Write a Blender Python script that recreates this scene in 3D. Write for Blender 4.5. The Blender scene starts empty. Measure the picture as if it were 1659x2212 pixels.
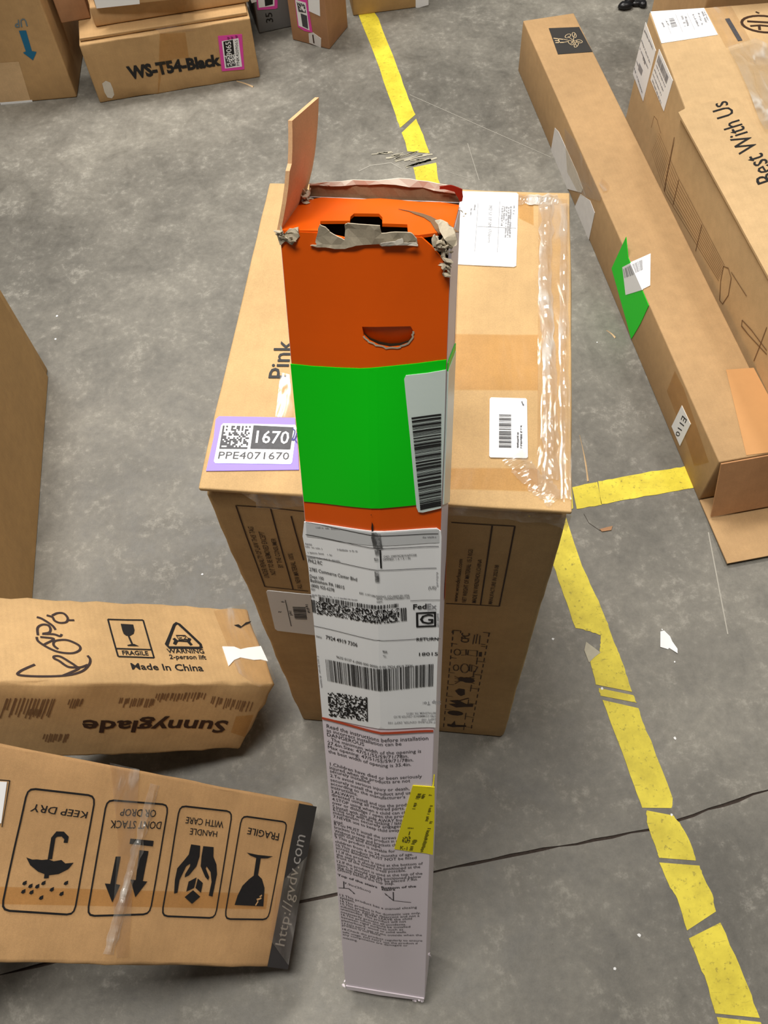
import bpy, bmesh, math, random
from mathutils import Vector, Matrix, noise
from mathutils.geometry import delaunay_2d_cdt

SC = bpy.context.scene
COL = SC.collection
R = random.Random(7)

# ------------------------------------------------------------------ camera
cam_data = bpy.data.cameras.new('camera')
cam_data.sensor_fit = 'VERTICAL'
cam_data.sensor_height = 36.0
cam_data.lens = 30.90
cam_data.clip_start = 0.02
cam = bpy.data.objects.new('camera', cam_data)
COL.objects.link(cam)
cr = Vector((0.99657693, -0.07201757, -0.04059435))
cu = Vector((0.08267062, 0.86815666, 0.4893563))
cf = Vector((0.0, 0.49103716, -0.87113863))
m = Matrix.Identity(4)
for i in range(3):
    m[i][0] = cr[i]; m[i][1] = cu[i]; m[i][2] = -cf[i]
m[2][3] = 1.5
cam.matrix_world = m
SC.camera = cam

# ------------------------------------------------------------------ light
SC.view_settings.view_transform = 'Standard'
SC.view_settings.look = 'None'
SC.view_settings.gamma = 1.0
SC.view_settings.use_curve_mapping = False
SC.view_settings.exposure = -0.05

world = bpy.data.worlds.new('warehouse_air')
SC.world = world
world.use_nodes = True
wb = world.node_tree.nodes['Background']
wb.inputs[0].default_value = (1.0, 0.95, 0.87, 1)
wb.inputs[1].default_value = 0.08

def lamp(name, loc, target, size, energy, color):
    d = bpy.data.lights.new(name, 'AREA')
    d.shape = 'RECTANGLE'; d.size, d.size_y = size
    d.energy = energy; d.color = color
    o = bpy.data.objects.new(name, d); COL.objects.link(o)
    o.location = loc
    o.rotation_euler = (Vector(target) - Vector(loc)).to_track_quat('-Z', 'Y').to_euler()
    return o
lamp('ceiling_lamp', (-0.5, 0.42, 3.8), (-0.5, 0.42, 0), (1.6, 0.5), 92, (1.0, 0.96, 0.89))
lamp('ceiling_lamp', (-0.9, 2.9, 4.0), (-0.6, 2.2, 0), (2.4, 0.5), 190, (1.0, 0.96, 0.90))
lamp('ceiling_lamp', (2.0, 1.5, 4.0), (1.2, 1.5, 0), (1.2, 0.5), 45, (1.0, 0.95, 0.88))

# ------------------------------------------------------------------ measured frames (metres) and flat print
FRAMES = {
 'A': ([-0.1723, 0.446, 0.0], [[0.98571, 0.16844, 0.0], [-0.16844, 0.98571, 0.0], [0.0, 0.0, 1.0]], [0.3487, 0.4205, 0.789]),
 'B': ([0.6101, 0.8129, 0.0], [[0.99396, -0.10978, 0.0], [0.10978, 0.99396, 0.0], [0.0, 0.0, 1.0]], [0.1345, 1.3718, 0.1382]),
 'W': ([-0.6748, 2.184, 0.0], [[0.9919, -0.12706, 0.0], [0.12706, 0.9919, 0.0], [0.0, 0.0, 1.0]], [0.4391, 0.34, 0.1746]),
 'E': ([-0.9046, 0.3028, 0.4793], [[0.82352, -0.31657, 0.47075], [0.11158, 0.90399, 0.41273], [-0.55621, -0.28736, 0.77978]], [0.774, 0.1703, 0.1606]),
 'F': ([-0.7579, 0.11, 0.6361], [[0.60579, 0.21871, 0.76497], [-0.02644, 0.96648, -0.25538], [-0.79518, 0.13448, 0.59127]], [0.8, 0.2292, 0.1]),
 'T': ([-0.1145, 0.0301, 0.0273], [[0.97801, 0.20189, 0.05225], [-0.20638, 0.90104, 0.38149], [0.02993, -0.38388, 0.9229]], [0.1172, 0.0712, 1.1371]),
 'Cb': ([0.69, 1.56, 0.0], [[1.0, 0.0, 0.0], [0.0, 1.0, 0.0], [0.0, 0.0, 1.0]], [0.5, 0.35, 0.3]),
 'Cf': ([0.754, 0.8, 0.0], [[0.99486, -0.1013, 0.0], [0.1013, 0.99486, 0.0], [0.0, 0.0, 1.0]], [0.5, 0.77, 0.306]),
 'D': ([-1.0933, 0.632, 0.0], [[0.99822, -0.05968, 0.0], [0.05968, 0.99822, 0.0], [0.0, 0.0, 1.0]], [0.42, 0.62, 0.27]),
 'U': ([-1.1595, 2.2117, 0.0], [[0.99994, -0.0109, 0.0], [0.0109, 0.99994, 0.0], [0.0, 0.0, 1.0]], [0.42, 0.3, 0.5]),
 'G': ([-0.2955, 2.4246, 0.0], [[0.97715, -0.21257, 0.0], [0.21257, 0.97715, 0.0], [0.0, 0.0, 1.0]], [0.16, 0.2, 0.3]),
 'K': ([-0.0446, 2.3372, 0.0], [[0.5021, -0.86481, 0.0], [0.86481, 0.5021, 0.0], [0.0, 0.0, 1.0]], [0.1135, 0.1186, 0.35]),
 'M': ([0.0296, 2.4843, 0.0], [[0.99636, -0.08523, 0.0], [0.08523, 0.99636, 0.0], [0.0, 0.0, 1.0]], [0.19, 0.3, 0.3]),
 'V': ([-0.6334, 2.2365, 0.175], [[0.99096, -0.13412, 0.0], [0.13412, 0.99096, 0.0], [0.0, 0.0, 1.0]], [0.4, 0.25, 0.052]),
 'X': ([-0.7242, 2.2654, 0.176], [[0.92554, -0.37865, 0.0], [0.37865, 0.92554, 0.0], [0.0, 0.0, 1.0]], [0.075, 0.2, 0.2]),
 'Y': ([-0.6154, 2.2296, 0.228], [[0.99933, -0.03658, 0.0], [0.03658, 0.99933, 0.0], [0.0, 0.0, 1.0]], [0.24, 0.2, 0.1]),
}
MARKS = [
 ('a_pur', 'A', 'top', 'inventory_label', 'purple', 0.0012, None, 'purple bordered inventory label',
  [["P",[[0.0031,0.0799],[0.0791,0.0835],[0.0884,0.0423],[0.0918,0.0239],[0.0024,0.0162],[0.0026,0.0541],[0.0005,0.0762]]]]),
 ('a_purw', 'A', 'top', 'white_panel', 'paper', 0.0016, 'a_pur', None,
  [["P",[[0.0091,0.0715],[0.0809,0.0749],[0.0826,0.0707],[0.0841,0.0314],[0.0829,0.0292],[0.0098,0.0252],[0.008,0.0272],[0.0074,0.0688]]]]),
 ('a_purd', 'A', 'top', 'dark_panel', 'inkgrey', 0.002, 'a_pur', None,
  [["P",[[0.0397,0.071],[0.0797,0.0717],[0.0802,0.0458],[0.0411,0.0438]]]]),
 ('a_purk', 'A', 'top', 'print', 'inkgrey', 0.002, 'a_pur', None,
  [["M",[[0.0093,0.0686],[0.0372,0.07],[0.0382,0.0434],[0.0107,0.0416]],16,14,3,1],
   ["T","PPE4071670",[[0.0115,0.0303],[0.0805,0.0342],[0.08,0.0423],[0.0114,0.0384]],0,0]]),
 ('a_purt', 'A', 'top', 'print', 'paper', 0.0024, 'a_pur', None,
  [["T","1670",[[0.0451,0.0507],[0.0773,0.0517],[0.077,0.0664],[0.0443,0.065]],0.03,0]]),
 ('a_purb', 'A', 'top', 'pen_mark', 'inkblue', 0.0022, 'a_pur', None,
  [["L",[[0.0789,0.0698],[0.0815,0.0674],[0.0813,0.0609],[0.0803,0.057],[0.0824,0.0571],[0.084,0.0649]],0.0012],
   ["L",[[0.0802,0.0576],[0.083,0.0572],[0.0856,0.0541]],0.001]]),
 ('a_pink', 'A', 'top', 'printed_text', 'ink', 0.0008, None, None,
  [["T","Pink",[[0.0635,0.1317],[0.0625,0.1814],[0.0441,0.1805],[0.0446,0.1305]],0.02,0]]),
 ('a_tapeR', 'A', 'top', 'packing_tape', 'tape', 0.001, None, 'clear glossy packing tape along the edge',
  [["P",[[0.3145,0.4119],[0.3477,0.4097],[0.343,0.0071],[0.3179,0.0177]]]]),
 ('a_tape1', 'A', 'top', 'packing_tape', 'tapematte', 0.0009, None, None,
  [["P",[[0.2053,0.2],[0.3169,0.2063],[0.3173,0.1345],[0.2058,0.1277]]]]),
 ('a_tape2', 'A', 'top', 'packing_tape', 'tapematte', 0.0009, None, None,
  [["P",[[0.2259,0.0357],[0.318,0.0423],[0.3191,0.0168],[0.2274,0.0131]]]]),
 ('a_tape3', 'A', 'top', 'packing_tape', 'tapematte', 0.0009, None, None,
  [["P",[[0.293,0.3765],[0.3097,0.3654],[0.3085,0.4128],[0.2912,0.4154]]]]),
 ('a_tape4', 'A', 'top', 'packing_tape', 'tape', 0.001, None, None,
  [["P",[[0.0562,0.1386],[0.0656,0.1364],[0.0779,0.0841],[0.0593,0.0835]]]]),
 ('a_shp', 'A', 'top', 'shipping_label', 'paper', 0.0012, None, 'white shipping label',
  [["P",[[0.2284,0.4163],[0.2893,0.417],[0.2916,0.414],[0.2917,0.3015],[0.2893,0.2999],[0.2364,0.3006],[0.2189,0.3009],[0.2133,0.4167]]]]),
 ('a_shpk', 'A', 'top', 'print', 'inklight', 0.0016, 'a_shp', None,
  [["L",[[0.246,0.3972],[0.2457,0.321]],0.0006],
   ["L",[[0.2705,0.4012],[0.2706,0.3211]],0.0006],
   ["L",[[0.2465,0.3601],[0.2906,0.3591]],0.0006],
   ["D",[[0.2874,0.3952],[0.2869,0.3816]],0.0026,0],
   ["D",[[0.2836,0.3943],[0.2836,0.3437]],0.0026,1],
   ["D",[[0.2812,0.3942],[0.2813,0.3442]],0.0026,2],
   ["D",[[0.2789,0.3934],[0.2789,0.3441]],0.0026,3],
   ["D",[[0.2765,0.3933],[0.2762,0.3676]],0.0026,4],
   ["D",[[0.2741,0.3938],[0.274,0.3622]],0.0026,5],
   ["D",[[0.2428,0.395],[0.2424,0.3861]],0.0026,6],
   ["D",[[0.239,0.3886],[0.2386,0.3777]],0.0026,7],
   ["T","M2 S1 1P SM",[[0.2584,0.3937],[0.2587,0.3601],[0.2625,0.36],[0.2624,0.3939]],0,0],
   ["T","(7)Sports",[[0.2596,0.3562],[0.2597,0.3353],[0.2627,0.3354],[0.2631,0.3563]],0,0]]),
 ('a_bar', 'A', 'top', 'barcode_label', 'paper', 0.0014, None, 'small white barcode label',
  [["P",[[0.2712,0.1218],[0.3054,0.123],[0.3066,0.1214],[0.3086,0.0538],[0.3073,0.0524],[0.2733,0.0505],[0.272,0.052],[0.2699,0.1198]]]]),
 ('a_bark', 'A', 'top', 'print', 'inkgrey', 0.0018, 'a_bar', None,
  [["B",[[0.2797,0.1012],[0.2915,0.1018],[0.2927,0.0625],[0.2808,0.0619]],26,5,"v",0.5],
   ["D",[[0.2986,0.0815],[0.299,0.0627]],0.0022,1],
   ["D",[[0.3015,0.0911],[0.3021,0.0629]],0.0022,2],
   ["D",[[0.3016,0.1187],[0.3035,0.1134]],0.002,9]]),
 ('a_tab', 'A', 'front', 'printed_table', 'inkbrown', 0.0006, None, None,
  [["L",[[0.028,0.7549],[0.0614,0.7549],[0.0973,0.7521]],0.0016],
   ["L",[[0.028,0.7549],[0.0258,0.5618]],0.0016],
   ["L",[[0.0258,0.5618],[0.0771,0.559]],0.0016],
   ["L",[[0.0626,0.7551],[0.0594,0.5605]],0.0016],
   ["L",[[0.0814,0.7411],[0.082,0.6425]],0.0016],
   ["T","UNDER PENALTY OF LAW THIS TAG",[[0.0355,0.5878],[0.038,0.7128],[0.0323,0.7133],[0.0293,0.5878]],0.01,0],
   ["T","NOT TO BE REMOVED EXCEPT",[[0.0447,0.5978],[0.048,0.7032],[0.0421,0.7038],[0.0386,0.5975]],0.01,0],
   ["T","BY THE CONSUMER",[[0.0561,0.6194],[0.058,0.6907],[0.0529,0.6908],[0.0502,0.6184]],0.01,0],
   ["T","ALL NEW MATERIAL, 100%",[[0.0711,0.5643],[0.0716,0.6576],[0.0659,0.6568],[0.065,0.5633]],0.01,0]]),
 ('a_tab2', 'A', 'front', 'printed_table', 'inkbrown', 0.0006, None, None,
  [["L",[[0.24,0.75],[0.3013,0.7498]],0.0016],
   ["L",[[0.3013,0.7498],[0.3006,0.5545]],0.0016],
   ["L",[[0.3006,0.5545],[0.2389,0.5529]],0.0016],
   ["L",[[0.2796,0.7487],[0.2789,0.5552]],0.0016],
   ["T","NET WEIGHT OF MATERIAL: 15.2 KGS",[[0.262,0.5591],[0.2636,0.6962],[0.2589,0.6961],[0.2571,0.559]],0.01,0],
   ["T","MADE IN WENZHOU,CHINA",[[0.2736,0.5593],[0.274,0.6747],[0.2696,0.6749],[0.2685,0.5591]],0.01,0],
   ["T","MANUFACTURE IN 2023.08",[[0.2921,0.5588],[0.2922,0.6638],[0.288,0.6641],[0.2875,0.5587]],0.01,0],
   ["T","www.wonderhaus.com",[[0.252,0.5592],[0.254,0.6715],[0.2493,0.6718],[0.2473,0.5595]],0.01,0]]),
 ('a_shp2', 'A', 'front', 'shipping_label', 'paper', 0.001, None, 'white label in shadow',
  [["P",[[0.0273,0.552],[0.0896,0.5496],[0.0839,0.4169],[0.0202,0.4225],[0.0177,0.4286],[0.0252,0.5473]]]]),
 ('a_shp2k', 'A', 'front', 'print', 'inkgrey', 0.0014, 'a_shp2', None,
  [["L",[[0.0456,0.5287],[0.0414,0.4434]],0.001],
   ["B",[[0.0518,0.5088],[0.0684,0.5108],[0.0653,0.4693],[0.0496,0.4683]],12,2,"v",0.6],
   ["D",[[0.0396,0.522],[0.0442,0.5221]],0.004,3],
   ["D",[[0.0317,0.4893],[0.0346,0.4878]],0.006,4],
   ["D",[[0.0466,0.4941],[0.0471,0.4801]],0.004,5],
   ["D",[[0.0702,0.52],[0.071,0.4927]],0.004,5]]),
 ('a_ico', 'A', 'front', 'printed_symbols', 'inkbrown', 0.0006, None, None,
  [["L",[[0.2499,0.4691],[0.2498,0.4576]],0.0014],
   ["L",[[0.2497,0.448],[0.2495,0.436]],0.0014],
   ["L",[[0.2495,0.4261],[0.2493,0.4137]],0.0014],
   ["L",[[0.2492,0.4034],[0.2491,0.3906]],0.0014],
   ["L",[[0.249,0.38],[0.2489,0.3667]],0.0014],
   ["L",[[0.2488,0.3557],[0.2487,0.3419]],0.0014],
   ["L",[[0.2485,0.3305],[0.2484,0.3162]],0.0014],
   ["L",[[0.2483,0.3044],[0.2482,0.2896]],0.0014],
   ["L",[[0.248,0.2772],[0.2479,0.2619]],0.0014],
   ["L",[[0.2478,0.249],[0.2476,0.2331]],0.0014],
   ["L",[[0.2475,0.2197],[0.2473,0.2031]],0.0014],
   ["L",[[0.2472,0.1892],[0.247,0.1719]],0.0014],
   ["L",[[0.2469,0.1575],[0.2467,0.1395]],0.0014],
   ["L",[[0.2466,0.1244],[0.2464,0.1056]],0.0014],
   ["L",[[0.2463,0.0899],[0.2461,0.0703]],0.0014],
   ["L",[[0.2459,0.0539],[0.2457,0.0333]],0.0014],
   ["L",[[0.2943,0.4692],[0.2942,0.4578]],0.0014],
   ["L",[[0.2942,0.4483],[0.2941,0.4365]],0.0014],
   ["L",[[0.294,0.4267],[0.294,0.4144]],0.0014],
   ["L",[[0.2939,0.4043],[0.2938,0.3916]],0.0014],
   ["L",[[0.2938,0.3811],[0.2937,0.368]],0.0014],
   ["L",[[0.2936,0.3571],[0.2936,0.3435]],0.0014],
   ["L",[[0.2935,0.3322],[0.2934,0.3181]],0.0014],
   ["L",[[0.2934,0.3064],[0.2933,0.2918]],0.0014],
   ["L",[[0.2932,0.2796],[0.2931,0.2644]],0.0014],
   ["L",[[0.2931,0.2518],[0.293,0.236]],0.0014],
   ["L",[[0.2929,0.2229],[0.2928,0.2065]],0.0014],
   ["L",[[0.2927,0.1928],[0.2926,0.1757]],0.0014],
   ["L",[[0.2925,0.1615],[0.2924,0.1437]],0.0014],
   ["L",[[0.2924,0.1289],[0.2923,0.1103]],0.0014],
   ["L",[[0.2922,0.0949],[0.2921,0.0755]],0.0014],
   ["L",[[0.292,0.0594],[0.2919,0.0392]],0.0014],
   ["L",[[0.2483,0.4634],[0.2498,0.4714],[0.2593,0.4711],[0.2589,0.4642]],0.0014],
   ["L",[[0.2864,0.4712],[0.2947,0.4702],[0.2942,0.4601]],0.0014],
   ["T","CPC",[[0.2706,0.4318],[0.2709,0.4644],[0.26,0.4644],[0.26,0.4319]],0.02,0],
   ["L",[[0.276,0.4282],[0.2769,0.4611]],0.0012],
   ["L",[[0.2796,0.4313],[0.2801,0.464]],0.0012],
   ["L",[[0.2841,0.4299],[0.2836,0.4602]],0.0012],
   ["L",[[0.2615,0.3955],[0.2611,0.3898],[0.2597,0.3854],[0.2576,0.3835],[0.2554,0.3845],[0.2538,0.3882],[0.253,0.3936],[0.2534,0.3992],[0.2549,0.4036],[0.2569,0.4055],[0.259,0.4045],[0.2607,0.4008],[0.2615,0.3955]],0.0013],
   ["L",[[0.2617,0.4031],[0.2682,0.407],[0.269,0.387],[0.2624,0.3845]],0.0013],
   ["L",[[0.2714,0.4052],[0.2832,0.4053],[0.2833,0.3851],[0.2711,0.3875],[0.2714,0.4052]],0.0013],
   ["P",[[0.2857,0.4009],[0.2895,0.4007],[0.2897,0.3855],[0.2858,0.3857]]],
   ["L",[[0.261,0.3348],[0.2607,0.3287],[0.2595,0.3239],[0.2577,0.3218],[0.2558,0.323],[0.2544,0.3272],[0.2537,0.3331],[0.254,0.3392],[0.2552,0.3439],[0.257,0.3459],[0.2589,0.3447],[0.2603,0.3407],[0.261,0.3348]],0.0013],
   ["L",[[0.2748,0.3353],[0.2745,0.3258],[0.2728,0.3184],[0.2701,0.3152],[0.2672,0.3171],[0.2649,0.3235],[0.2639,0.3327],[0.2643,0.3422],[0.266,0.3493],[0.2686,0.3524],[0.2714,0.3506],[0.2737,0.3444],[0.2748,0.3353]],0.0013],
   ["L",[[0.2759,0.3519],[0.2864,0.3435],[0.2838,0.3208],[0.2762,0.3246],[0.2759,0.3519]],0.0013],
   ["L",[[0.2787,0.3499],[0.2791,0.3224]],0.0013],
   ["P",[[0.2856,0.2836],[0.2839,0.2768],[0.2792,0.2728],[0.2732,0.2731],[0.2684,0.2777],[0.2666,0.2848],[0.2683,0.2916],[0.2731,0.2955],[0.2789,0.2951],[0.2837,0.2906]]],
   ["P",[[0.2714,0.2862],[0.2705,0.2808],[0.268,0.2775],[0.2649,0.2777],[0.2625,0.2813],[0.2615,0.2869],[0.2624,0.2923],[0.2649,0.2955],[0.2679,0.2953],[0.2704,0.2918]]],
   ["L",[[0.2566,0.297],[0.2675,0.2833],[0.2847,0.3039]],0.0012],
   ["L",[[0.2569,0.2877],[0.2675,0.2833],[0.2851,0.2947]],0.0012],
   ["L",[[0.2573,0.2724],[0.2675,0.2833],[0.2859,0.2795]],0.0012],
   ["L",[[0.2576,0.2628],[0.2675,0.2833],[0.2863,0.27]],0.0012],
   ["P",[[0.2591,0.2308],[0.2641,0.2422],[0.273,0.2407],[0.274,0.2167],[0.2687,0.2075],[0.2641,0.2141]]],
   ["P",[[0.2518,0.1795],[0.265,0.1865],[0.2779,0.1696],[0.289,0.174],[0.2886,0.16],[0.2764,0.1552],[0.2631,0.1479],[0.2512,0.1622],[0.2635,0.1677]]],
   ["L",[[0.2671,0.1837],[0.2807,0.2008]],0.0025],
   ["P",[[0.2757,0.117],[0.2734,0.1096],[0.267,0.1049],[0.2591,0.1048],[0.2526,0.1093],[0.2502,0.1167],[0.2526,0.124],[0.259,0.1286],[0.2668,0.1286],[0.2732,0.1242]]],
   ["P",[[0.2516,0.0522],[0.2583,0.051],[0.2632,0.0738],[0.265,0.0507],[0.2826,0.0536],[0.2829,0.0457],[0.2609,0.0373],[0.2518,0.041]]],
   ["L",[[0.2861,0.4304],[0.2922,0.4288]],0.0013],
   ["L",[[0.2865,0.4232],[0.2926,0.4216]],0.0013],
   ["L",[[0.2833,0.367],[0.296,0.3646]],0.0013],
   ["L",[[0.2845,0.3803],[0.2844,0.3539]],0.0013],
   ["L",[[0.2815,0.3117],[0.2947,0.3092]],0.0013],
   ["L",[[0.2826,0.3261],[0.2825,0.2976]],0.0013],
   ["L",[[0.2805,0.2489],[0.2943,0.2463]],0.0013],
   ["L",[[0.2818,0.2646],[0.2816,0.2335]],0.0013],
   ["L",[[0.2796,0.1769],[0.2941,0.1741]],0.0013],
   ["L",[[0.2809,0.1942],[0.2808,0.1599]],0.0013],
   ["L",[[0.2784,0.105],[0.2935,0.1019]],0.0013],
   ["L",[[0.2797,0.1239],[0.2795,0.0864]],0.0013],
   ["L",[[0.2784,0.0468],[0.2941,0.0435]],0.0013],
   ["L",[[0.2799,0.0671],[0.2796,0.0268]],0.0013],
   ["L",[[0.2477,0.4245],[0.2563,0.4239]],0.0013],
   ["L",[[0.2481,0.372],[0.2571,0.3714]],0.0013],
   ["L",[[0.2468,0.3118],[0.2562,0.3113]],0.0013],
   ["L",[[0.247,0.2588],[0.2568,0.2583]],0.0013],
   ["L",[[0.2463,0.2015],[0.2564,0.2009]],0.0013],
   ["L",[[0.2456,0.1323],[0.2562,0.1317]],0.0013]]),
 ('b_blk', 'B', 'top', 'logo_sticker', 'black', 0.001, None, 'square black sticker with beige flower emblem',
  [["P",[[0.0543,1.323],[0.1297,1.3091],[0.1324,1.2033],[0.0473,1.2141]]]]),
 ('b_blkk', 'B', 'top', 'print', 'beige', 0.0014, 'b_blk', None,
  [["L",[[0.0833,1.2752],[0.0845,1.2796],[0.0884,1.284],[0.0935,1.2866],[0.0979,1.2865],[0.0999,1.2836],[0.0987,1.2791],[0.0947,1.2748],[0.0896,1.2722],[0.0852,1.2723],[0.0833,1.2752]],0.0013],
   ["L",[[0.1074,1.2676],[0.1046,1.269],[0.103,1.2741],[0.1032,1.2811],[0.1051,1.2873],[0.1081,1.2903],[0.1108,1.2889],[0.1124,1.2837],[0.1122,1.2767],[0.1103,1.2705],[0.1074,1.2676]],0.0013],
   ["L",[[0.1193,1.2469],[0.1163,1.2441],[0.1119,1.2439],[0.1077,1.2464],[0.1053,1.2507],[0.1056,1.2551],[0.1085,1.258],[0.113,1.2582],[0.1172,1.2556],[0.1196,1.2513],[0.1193,1.2469]],0.0013],
   ["L",[[0.0876,1.2603],[0.0908,1.2609],[0.0941,1.2577],[0.0961,1.2521],[0.0961,1.2461],[0.0941,1.242],[0.0909,1.2414],[0.0877,1.2445],[0.0856,1.2502],[0.0856,1.2562],[0.0876,1.2603]],0.0013],
   ["L",[[0.108,1.2487],[0.1085,1.2446],[0.1064,1.2386],[0.1023,1.2331],[0.098,1.23],[0.095,1.2307],[0.0945,1.2347],[0.0966,1.2407],[0.1007,1.2463],[0.105,1.2493],[0.108,1.2487]],0.0013],
   ["L",[[0.0993,1.2578],[0.0911,1.2777]],0.0013],
   ["L",[[0.0993,1.2578],[0.1102,1.2836]],0.0013],
   ["L",[[0.0993,1.2578],[0.115,1.2486]],0.0013],
   ["L",[[0.0993,1.2578],[0.0894,1.2462]],0.0013],
   ["L",[[0.0993,1.2578],[0.1011,1.2345]],0.0013],
   ["L",[[0.0542,1.2791],[0.0755,1.2688]],0.0028],
   ["L",[[0.0539,1.26],[0.0741,1.2564]],0.0028],
   ["L",[[0.055,1.269],[0.0639,1.266]],0.0024],
   ["L",[[0.0651,1.2742],[0.0634,1.2569]],0.0022],
   ["L",[[0.0757,1.2695],[0.0867,1.2628]],0.0016],
   ["L",[[0.0741,1.2564],[0.0863,1.2576]],0.0016]]),
 ('b_torn', 'B', 'left', 'torn_label', 'paperaged', 0.001, None, 'torn white shipping label',
  [["P",[[1.0396,0.0664],[1.0104,0.0767],[0.855,0.0803],[0.8089,0.0743],[0.812,0.0602],[0.9059,-0.0065],[0.9415,-0.0055],[1.0433,-0.0042]]]]),
 ('b_torn2', 'B', 'left', 'torn_label', 'paperaged', 0.001, None, 'torn white shipping label',
  [["P",[[0.8158,0.0531],[0.7567,0.084],[0.7196,0.0816],[0.7199,-0.0053],[0.7543,-0.0071],[0.8356,-0.0056]]]]),
 ('b_tornt', 'B', 'left', 'packing_tape', 'tape', 0.0014, None, 'crumpled clear tape',
  [["P",[[0.9764,0.1129],[0.9097,0.1336],[0.7011,0.1442],[0.7051,0.1261],[0.821,0.0468],[0.9153,0.0355]]]]),
 ('b_grn', 'B', 'left', 'green_sticker', 'green', 0.0012, None, 'fluorescent green sticker',
  [["P",[[0.5483,0.1677],[0.5172,0.1395],[0.3841,0.1365],[0.3941,0.0695],[0.4059,0.0202],[0.4107,0.0039],[0.4433,0.0148],[0.5761,0.0504]]]]),
 ('b_bc', 'B', 'left', 'barcode_label', 'paper', 0.0018, None, 'small white barcode label lifting off the edge',
  [["P",[[0.5291,0.1002],[0.5014,0.1392],[0.4245,0.1396],[0.4838,0.0632]]]]),
 ('b_bc2', 'B', 'top', 'barcode_label', 'paper', 0.0022, None, 'small white barcode label lifting off the edge',
  [["P",[[-0.0004,0.5025],[0.0476,0.5174],[0.0176,0.4323],[-0.0002,0.4259]]]]),
 ('b_bck', 'B', 'left', 'print', 'inklight', 0.0022, 'b_bc', None,
  [["B",[[0.5231,0.1007],[0.4956,0.1396],[0.4706,0.138],[0.5074,0.0905]],10,4,"h",0.55]]),
 ('b_bck2', 'B', 'top', 'print', 'inklight', 0.0026, 'b_bc2', None,
  [["B",[[-0.0006,0.4958],[0.0262,0.5046],[0.0179,0.4769],[-0.001,0.4706]],12,8,"h",0.55]]),
 ('b_e', 'B', 'left', 'location_label', 'paper', 0.0012, None, 'small white label printed E110',
  [["P",[[0.1611,0.0955],[0.1144,0.0982],[0.1164,0.02],[0.1647,0.0199]]]]),
 ('b_ek', 'B', 'left', 'print', 'ink', 0.0016, 'b_e', None,
  [["T","E110",[[0.1469,0.0825],[0.1429,0.0207],[0.1299,0.0321],[0.1289,0.0928]],0.0,0]]),
 ('b_tp', 'B', 'left', 'packing_tape', 'tapematte', 0.0008, None, None,
  [["P",[[0.2232,0.1261],[0.1769,0.1303],[0.023,0.1034],[0.0424,0.0641],[0.0541,0.0427],[0.1261,0.0564],[0.2235,0.0607]]]]),
 ('b_tp2', 'B', 'top', 'paper_tape', 'papertape', 0.0008, None, 'brown paper tape strip',
  [["P",[[0.0879,0.1959],[0.1406,0.189],[0.1444,0.04],[0.1323,-0.001],[0.0521,0.0037]]]]),
 ('b_scr', 'B', 'top', 'tape_curl', 'tape', 0.004, None, 'crumpled clear tape end',
  [["P",[[0.0051,0.7421],[0.0183,0.7605],[0.0269,0.734],[0.0196,0.7175],[0.0061,0.7146]]]]),
 ('c_shp', 'Cb', 'top', 'shipping_label', 'paper', 0.0012, None, 'white shipping label',
  [["P",[[0.0023,0.3499],[0.1228,0.3468],[0.1278,0.2463],[0.0004,0.2324]]]]),
 ('c_shpk', 'Cb', 'top', 'print', 'inklight', 0.0016, 'c_shp', None,
  [["L",[[0.0278,0.3159],[0.0282,0.2618]],0.0007],
   ["L",[[0.0545,0.3311],[0.0546,0.2655]],0.0007],
   ["L",[[0.0805,0.3313],[0.0826,0.2709]],0.0007],
   ["B",[[0.0363,0.3177],[0.0471,0.3188],[0.0485,0.2867],[0.0346,0.2842]],14,5,"v",0.6],
   ["D",[[0.0674,0.3236],[0.0658,0.2843]],0.008,0],
   ["D",[[0.0746,0.3207],[0.0717,0.2854]],0.006,1],
   ["D",[[0.0925,0.3296],[0.0939,0.2805]],0.005,2],
   ["D",[[0.1061,0.3296],[0.1034,0.2829]],0.005,3],
   ["D",[[0.1151,0.3341],[0.1147,0.2925]],0.006,4],
   ["D",[[0.1199,0.3353],[0.1198,0.2993]],0.004,5],
   ["D",[[0.0183,0.3059],[0.0196,0.287]],0.005,6],
   ["D",[[0.0294,0.31],[0.031,0.2929]],0.004,7]]),
 ('c_l1', 'Cb', 'left', 'shipping_label', 'paper', 0.001, None, 'white diamond shaped side label',
  [["P",[[0.3578,0.2717],[0.2526,0.271],[0.2554,0.1426],[0.3652,0.1394]]]]),
 ('c_l1k', 'Cb', 'left', 'print', 'inklight', 0.0014, 'c_l1', None,
  [["D",[[0.3529,0.2563],[0.2667,0.2631]],0.006,20],
   ["D",[[0.3578,0.2291],[0.2645,0.2308]],0.006,21],
   ["D",[[0.3558,0.2107],[0.2695,0.2152]],0.005,22],
   ["D",[[0.3273,0.2093],[0.2959,0.21]],0.01,23],
   ["D",[[0.3627,0.1555],[0.2712,0.153]],0.006,24],
   ["D",[[0.3613,0.177],[0.3386,0.1766]],0.006,25],
   ["P",[[0.3373,0.1864],[0.303,0.1903],[0.3044,0.1754],[0.3354,0.1711]]]]),
 ('c_l2', 'Cb', 'left', 'barcode_label', 'paper', 0.001, None, 'white barcode side label',
  [["P",[[0.2352,0.2857],[0.1136,0.2934],[0.1176,0.2162],[0.2421,0.2076]]]]),
 ('c_l2k', 'Cb', 'left', 'print', 'inklight', 0.0014, 'c_l2', None,
  [["B",[[0.2272,0.278],[0.1399,0.2832],[0.1419,0.2653],[0.2289,0.2604]],18,3,"h",0.65],
   ["D",[[0.2312,0.2529],[0.143,0.2573]],0.005,40],
   ["D",[[0.2328,0.2397],[0.1483,0.244]],0.005,41],
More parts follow.
